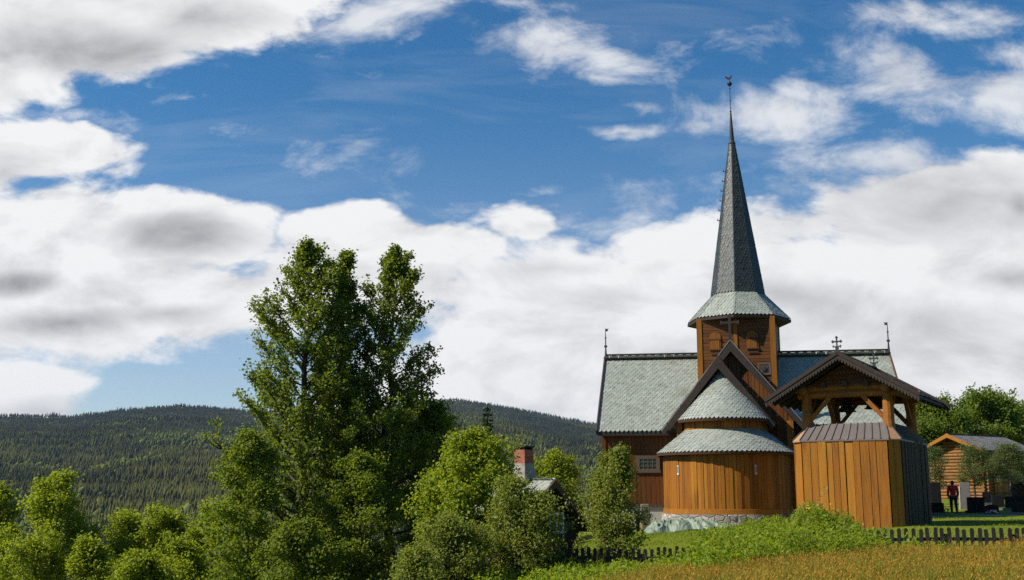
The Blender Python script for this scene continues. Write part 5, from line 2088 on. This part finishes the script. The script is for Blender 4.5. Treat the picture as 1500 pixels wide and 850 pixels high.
def build_world():
    nt = NT(W.node_tree)
    nt.n.clear()
    out = nt.node('ShaderNodeOutputWorld')
    bg = nt.node('ShaderNodeBackground')
    nt.l.new(bg.outputs[0], out.inputs[0])
    bg.inputs[1].default_value = SKY_STRENGTH
    sky = nt.node('ShaderNodeTexSky')
    sky.sky_type = 'NISHITA'
    sky.sun_disc = False
    sky.sun_elevation = SEL
    sky.sun_rotation = math.atan2(sd.x, sd.y)
    sky.altitude = 600
    sky.air_density = 1.0
    sky.dust_density = .5
    sky.ozone_density = 2.5
    d = nt.node('ShaderNodeTexCoord').outputs['Generated']
    s = nt.node('ShaderNodeSeparateXYZ')
    nt.l.new(d, s.inputs[0])
    yy = nt.math('MAXIMUM', nt.math('ABSOLUTE', s.outputs[1]), .12)
    cb = nt.node('ShaderNodeCombineXYZ')
    nt.put(cb.inputs[0], nt.math('DIVIDE', s.outputs[0], yy))
    nt.put(cb.inputs[1], nt.math('DIVIDE', s.outputs[2], yy))
    p = cb.outputs[0]
    G = field_group('cloud_field', CLOUD)
    GW = field_group('cloud_wisps', WISP)
    GG_ = field_group('cloud_grey', GREY, True)

    def use(g, v):
        n = nt.node('ShaderNodeGroup', node_tree=g)
        nt.put(n.inputs[0], v)
        return n.outputs[0]
    d0 = use(G, p)
    st = nt.vmath('MULTIPLY', p, (1.0, 1.9, 1.0))
    fb = nt.noise(st, 7.5, 9, .58, dist=.35)
    fb2 = nt.noise(nt.vmath('ADD', st, (3.1, .05, 0)), 19, 7, .6, dist=.2)
    fbu = nt.noise(nt.vmath('ADD', st, (-.02, .05, 0)), 7.5, 5, .58, dist=.35)
    dens = nt.math('ADD', d0, nt.math('MULTIPLY_ADD', fb, 1.15, -.575))
    dens = nt.math('ADD', dens, nt.math('MULTIPLY_ADD', fb2, .52, -.26))
    alpha = nt.rng(dens, .02, .30, 0, 1, True)
    # fibrous high wisps
    wv = nt.vmath('MULTIPLY', p, (1.0, 1.6, 1.0))
    wn = nt.noise(nt.vmath('ADD', wv, (5.2, 1.3, 0)), 11, 10, .66, dist=.35)
    wd = nt.math('ADD', use(GW, p), nt.math('MULTIPLY_ADD', wn, 2.4, -1.32))
    alpha = nt.math('MAXIMUM', alpha, nt.rng(wd, .0, 1.0, 0, .82, True))
    front = nt.rng(s.outputs[1], -.05, .25, 0, 1, True)
    # very thin high veil
    veil = nt.rng(nt.noise(nt.vmath('MULTIPLY', p, (1.2, 6.0, 1)), 3.0, 6, .6, dist=.6), .5, .85, 0, .16)
    alpha = nt.math('MULTIPLY', nt.math('MAXIMUM', alpha, veil), front)
    # light on the clouds: rims that face up stay white, thick undersides go grey
    up = use(G, nt.vmath('ADD', p, (-.012, .04, 0)))
    thick = nt.rng(nt.math('ADD', up, nt.math('MULTIPLY_ADD', fbu, .9, -.45)), .25, 1.0)
    g = use(GG_, p)
    grey = nt.rng(nt.math('ADD', g, nt.math('MULTIPLY_ADD', fb, .9, -.45)), -.05, .85, 0, .72, True)
    dark = nt.math('MAXIMUM', grey, nt.math('MULTIPLY', thick, .22))
    relief = nt.math('MULTIPLY', nt.math('SUBTRACT', fbu, fb), 1.35)
    dark = nt.math('ADD', dark, relief, clamp=True)
    k = 1 / SKY_STRENGTH
    white = tuple(c * k for c in (.70, .70, .70))
    shade = tuple(c * k for c in (.17, .17, .185))
    cc = nt.mix(dark, white, shade)
    # clear sky: deepen the blue a little (polarised look), paler to the horizon
    hs = nt.node('ShaderNodeHueSaturation')
    hs.inputs['Saturation'].default_value = 1.25
    hs.inputs['Value'].default_value = .80
    nt.l.new(sky.outputs[0], hs.inputs['Color'])
    deep = nt.mix(1.0, hs.outputs[0], (.56, .98, 1.06), 'MULTIPLY')
    vs_ = nt.node('ShaderNodeSeparateXYZ')
    nt.l.new(p, vs_.inputs[0])
    soft = nt.mix(1.0, sky.outputs[0], (.84, .86, .90), 'MULTIPLY')
    skc = nt.mix(nt.rng(vs_.outputs[1], .08, .42, 0, 1, True), soft, deep)
    nt.put(bg.inputs[0], nt.mix(alpha, skc, cc))


build_world()

# ------------------------------------------------------------------ air
def haze():
    mb = MB()
    mb.box((0, 0, 160), (12600, 12600, 760))
    o = mb.build('haze', M['glass'])
    m = bpy.data.materials.new('haze')
    m.use_nodes = True
    n = m.node_tree.nodes
    n.clear()
    out = n.new('ShaderNodeOutputMaterial')
    v = n.new('ShaderNodeVolumePrincipled')
    v.inputs['Color'].default_value = (.62, .78, 1.0, 1)
    v.inputs['Density'].default_value = .00003
    v.inputs['Anisotropy'].default_value = .2
    m.node_tree.links.new(v.outputs[0], out.inputs['Volume'])
    o.data.materials.clear()
    o.data.materials.append(m)
    o['kind'] = 'stuff'
    o['label'] = 'thin blue haze over the valley and the distant hills'
    o['category'] = 'haze'


haze()
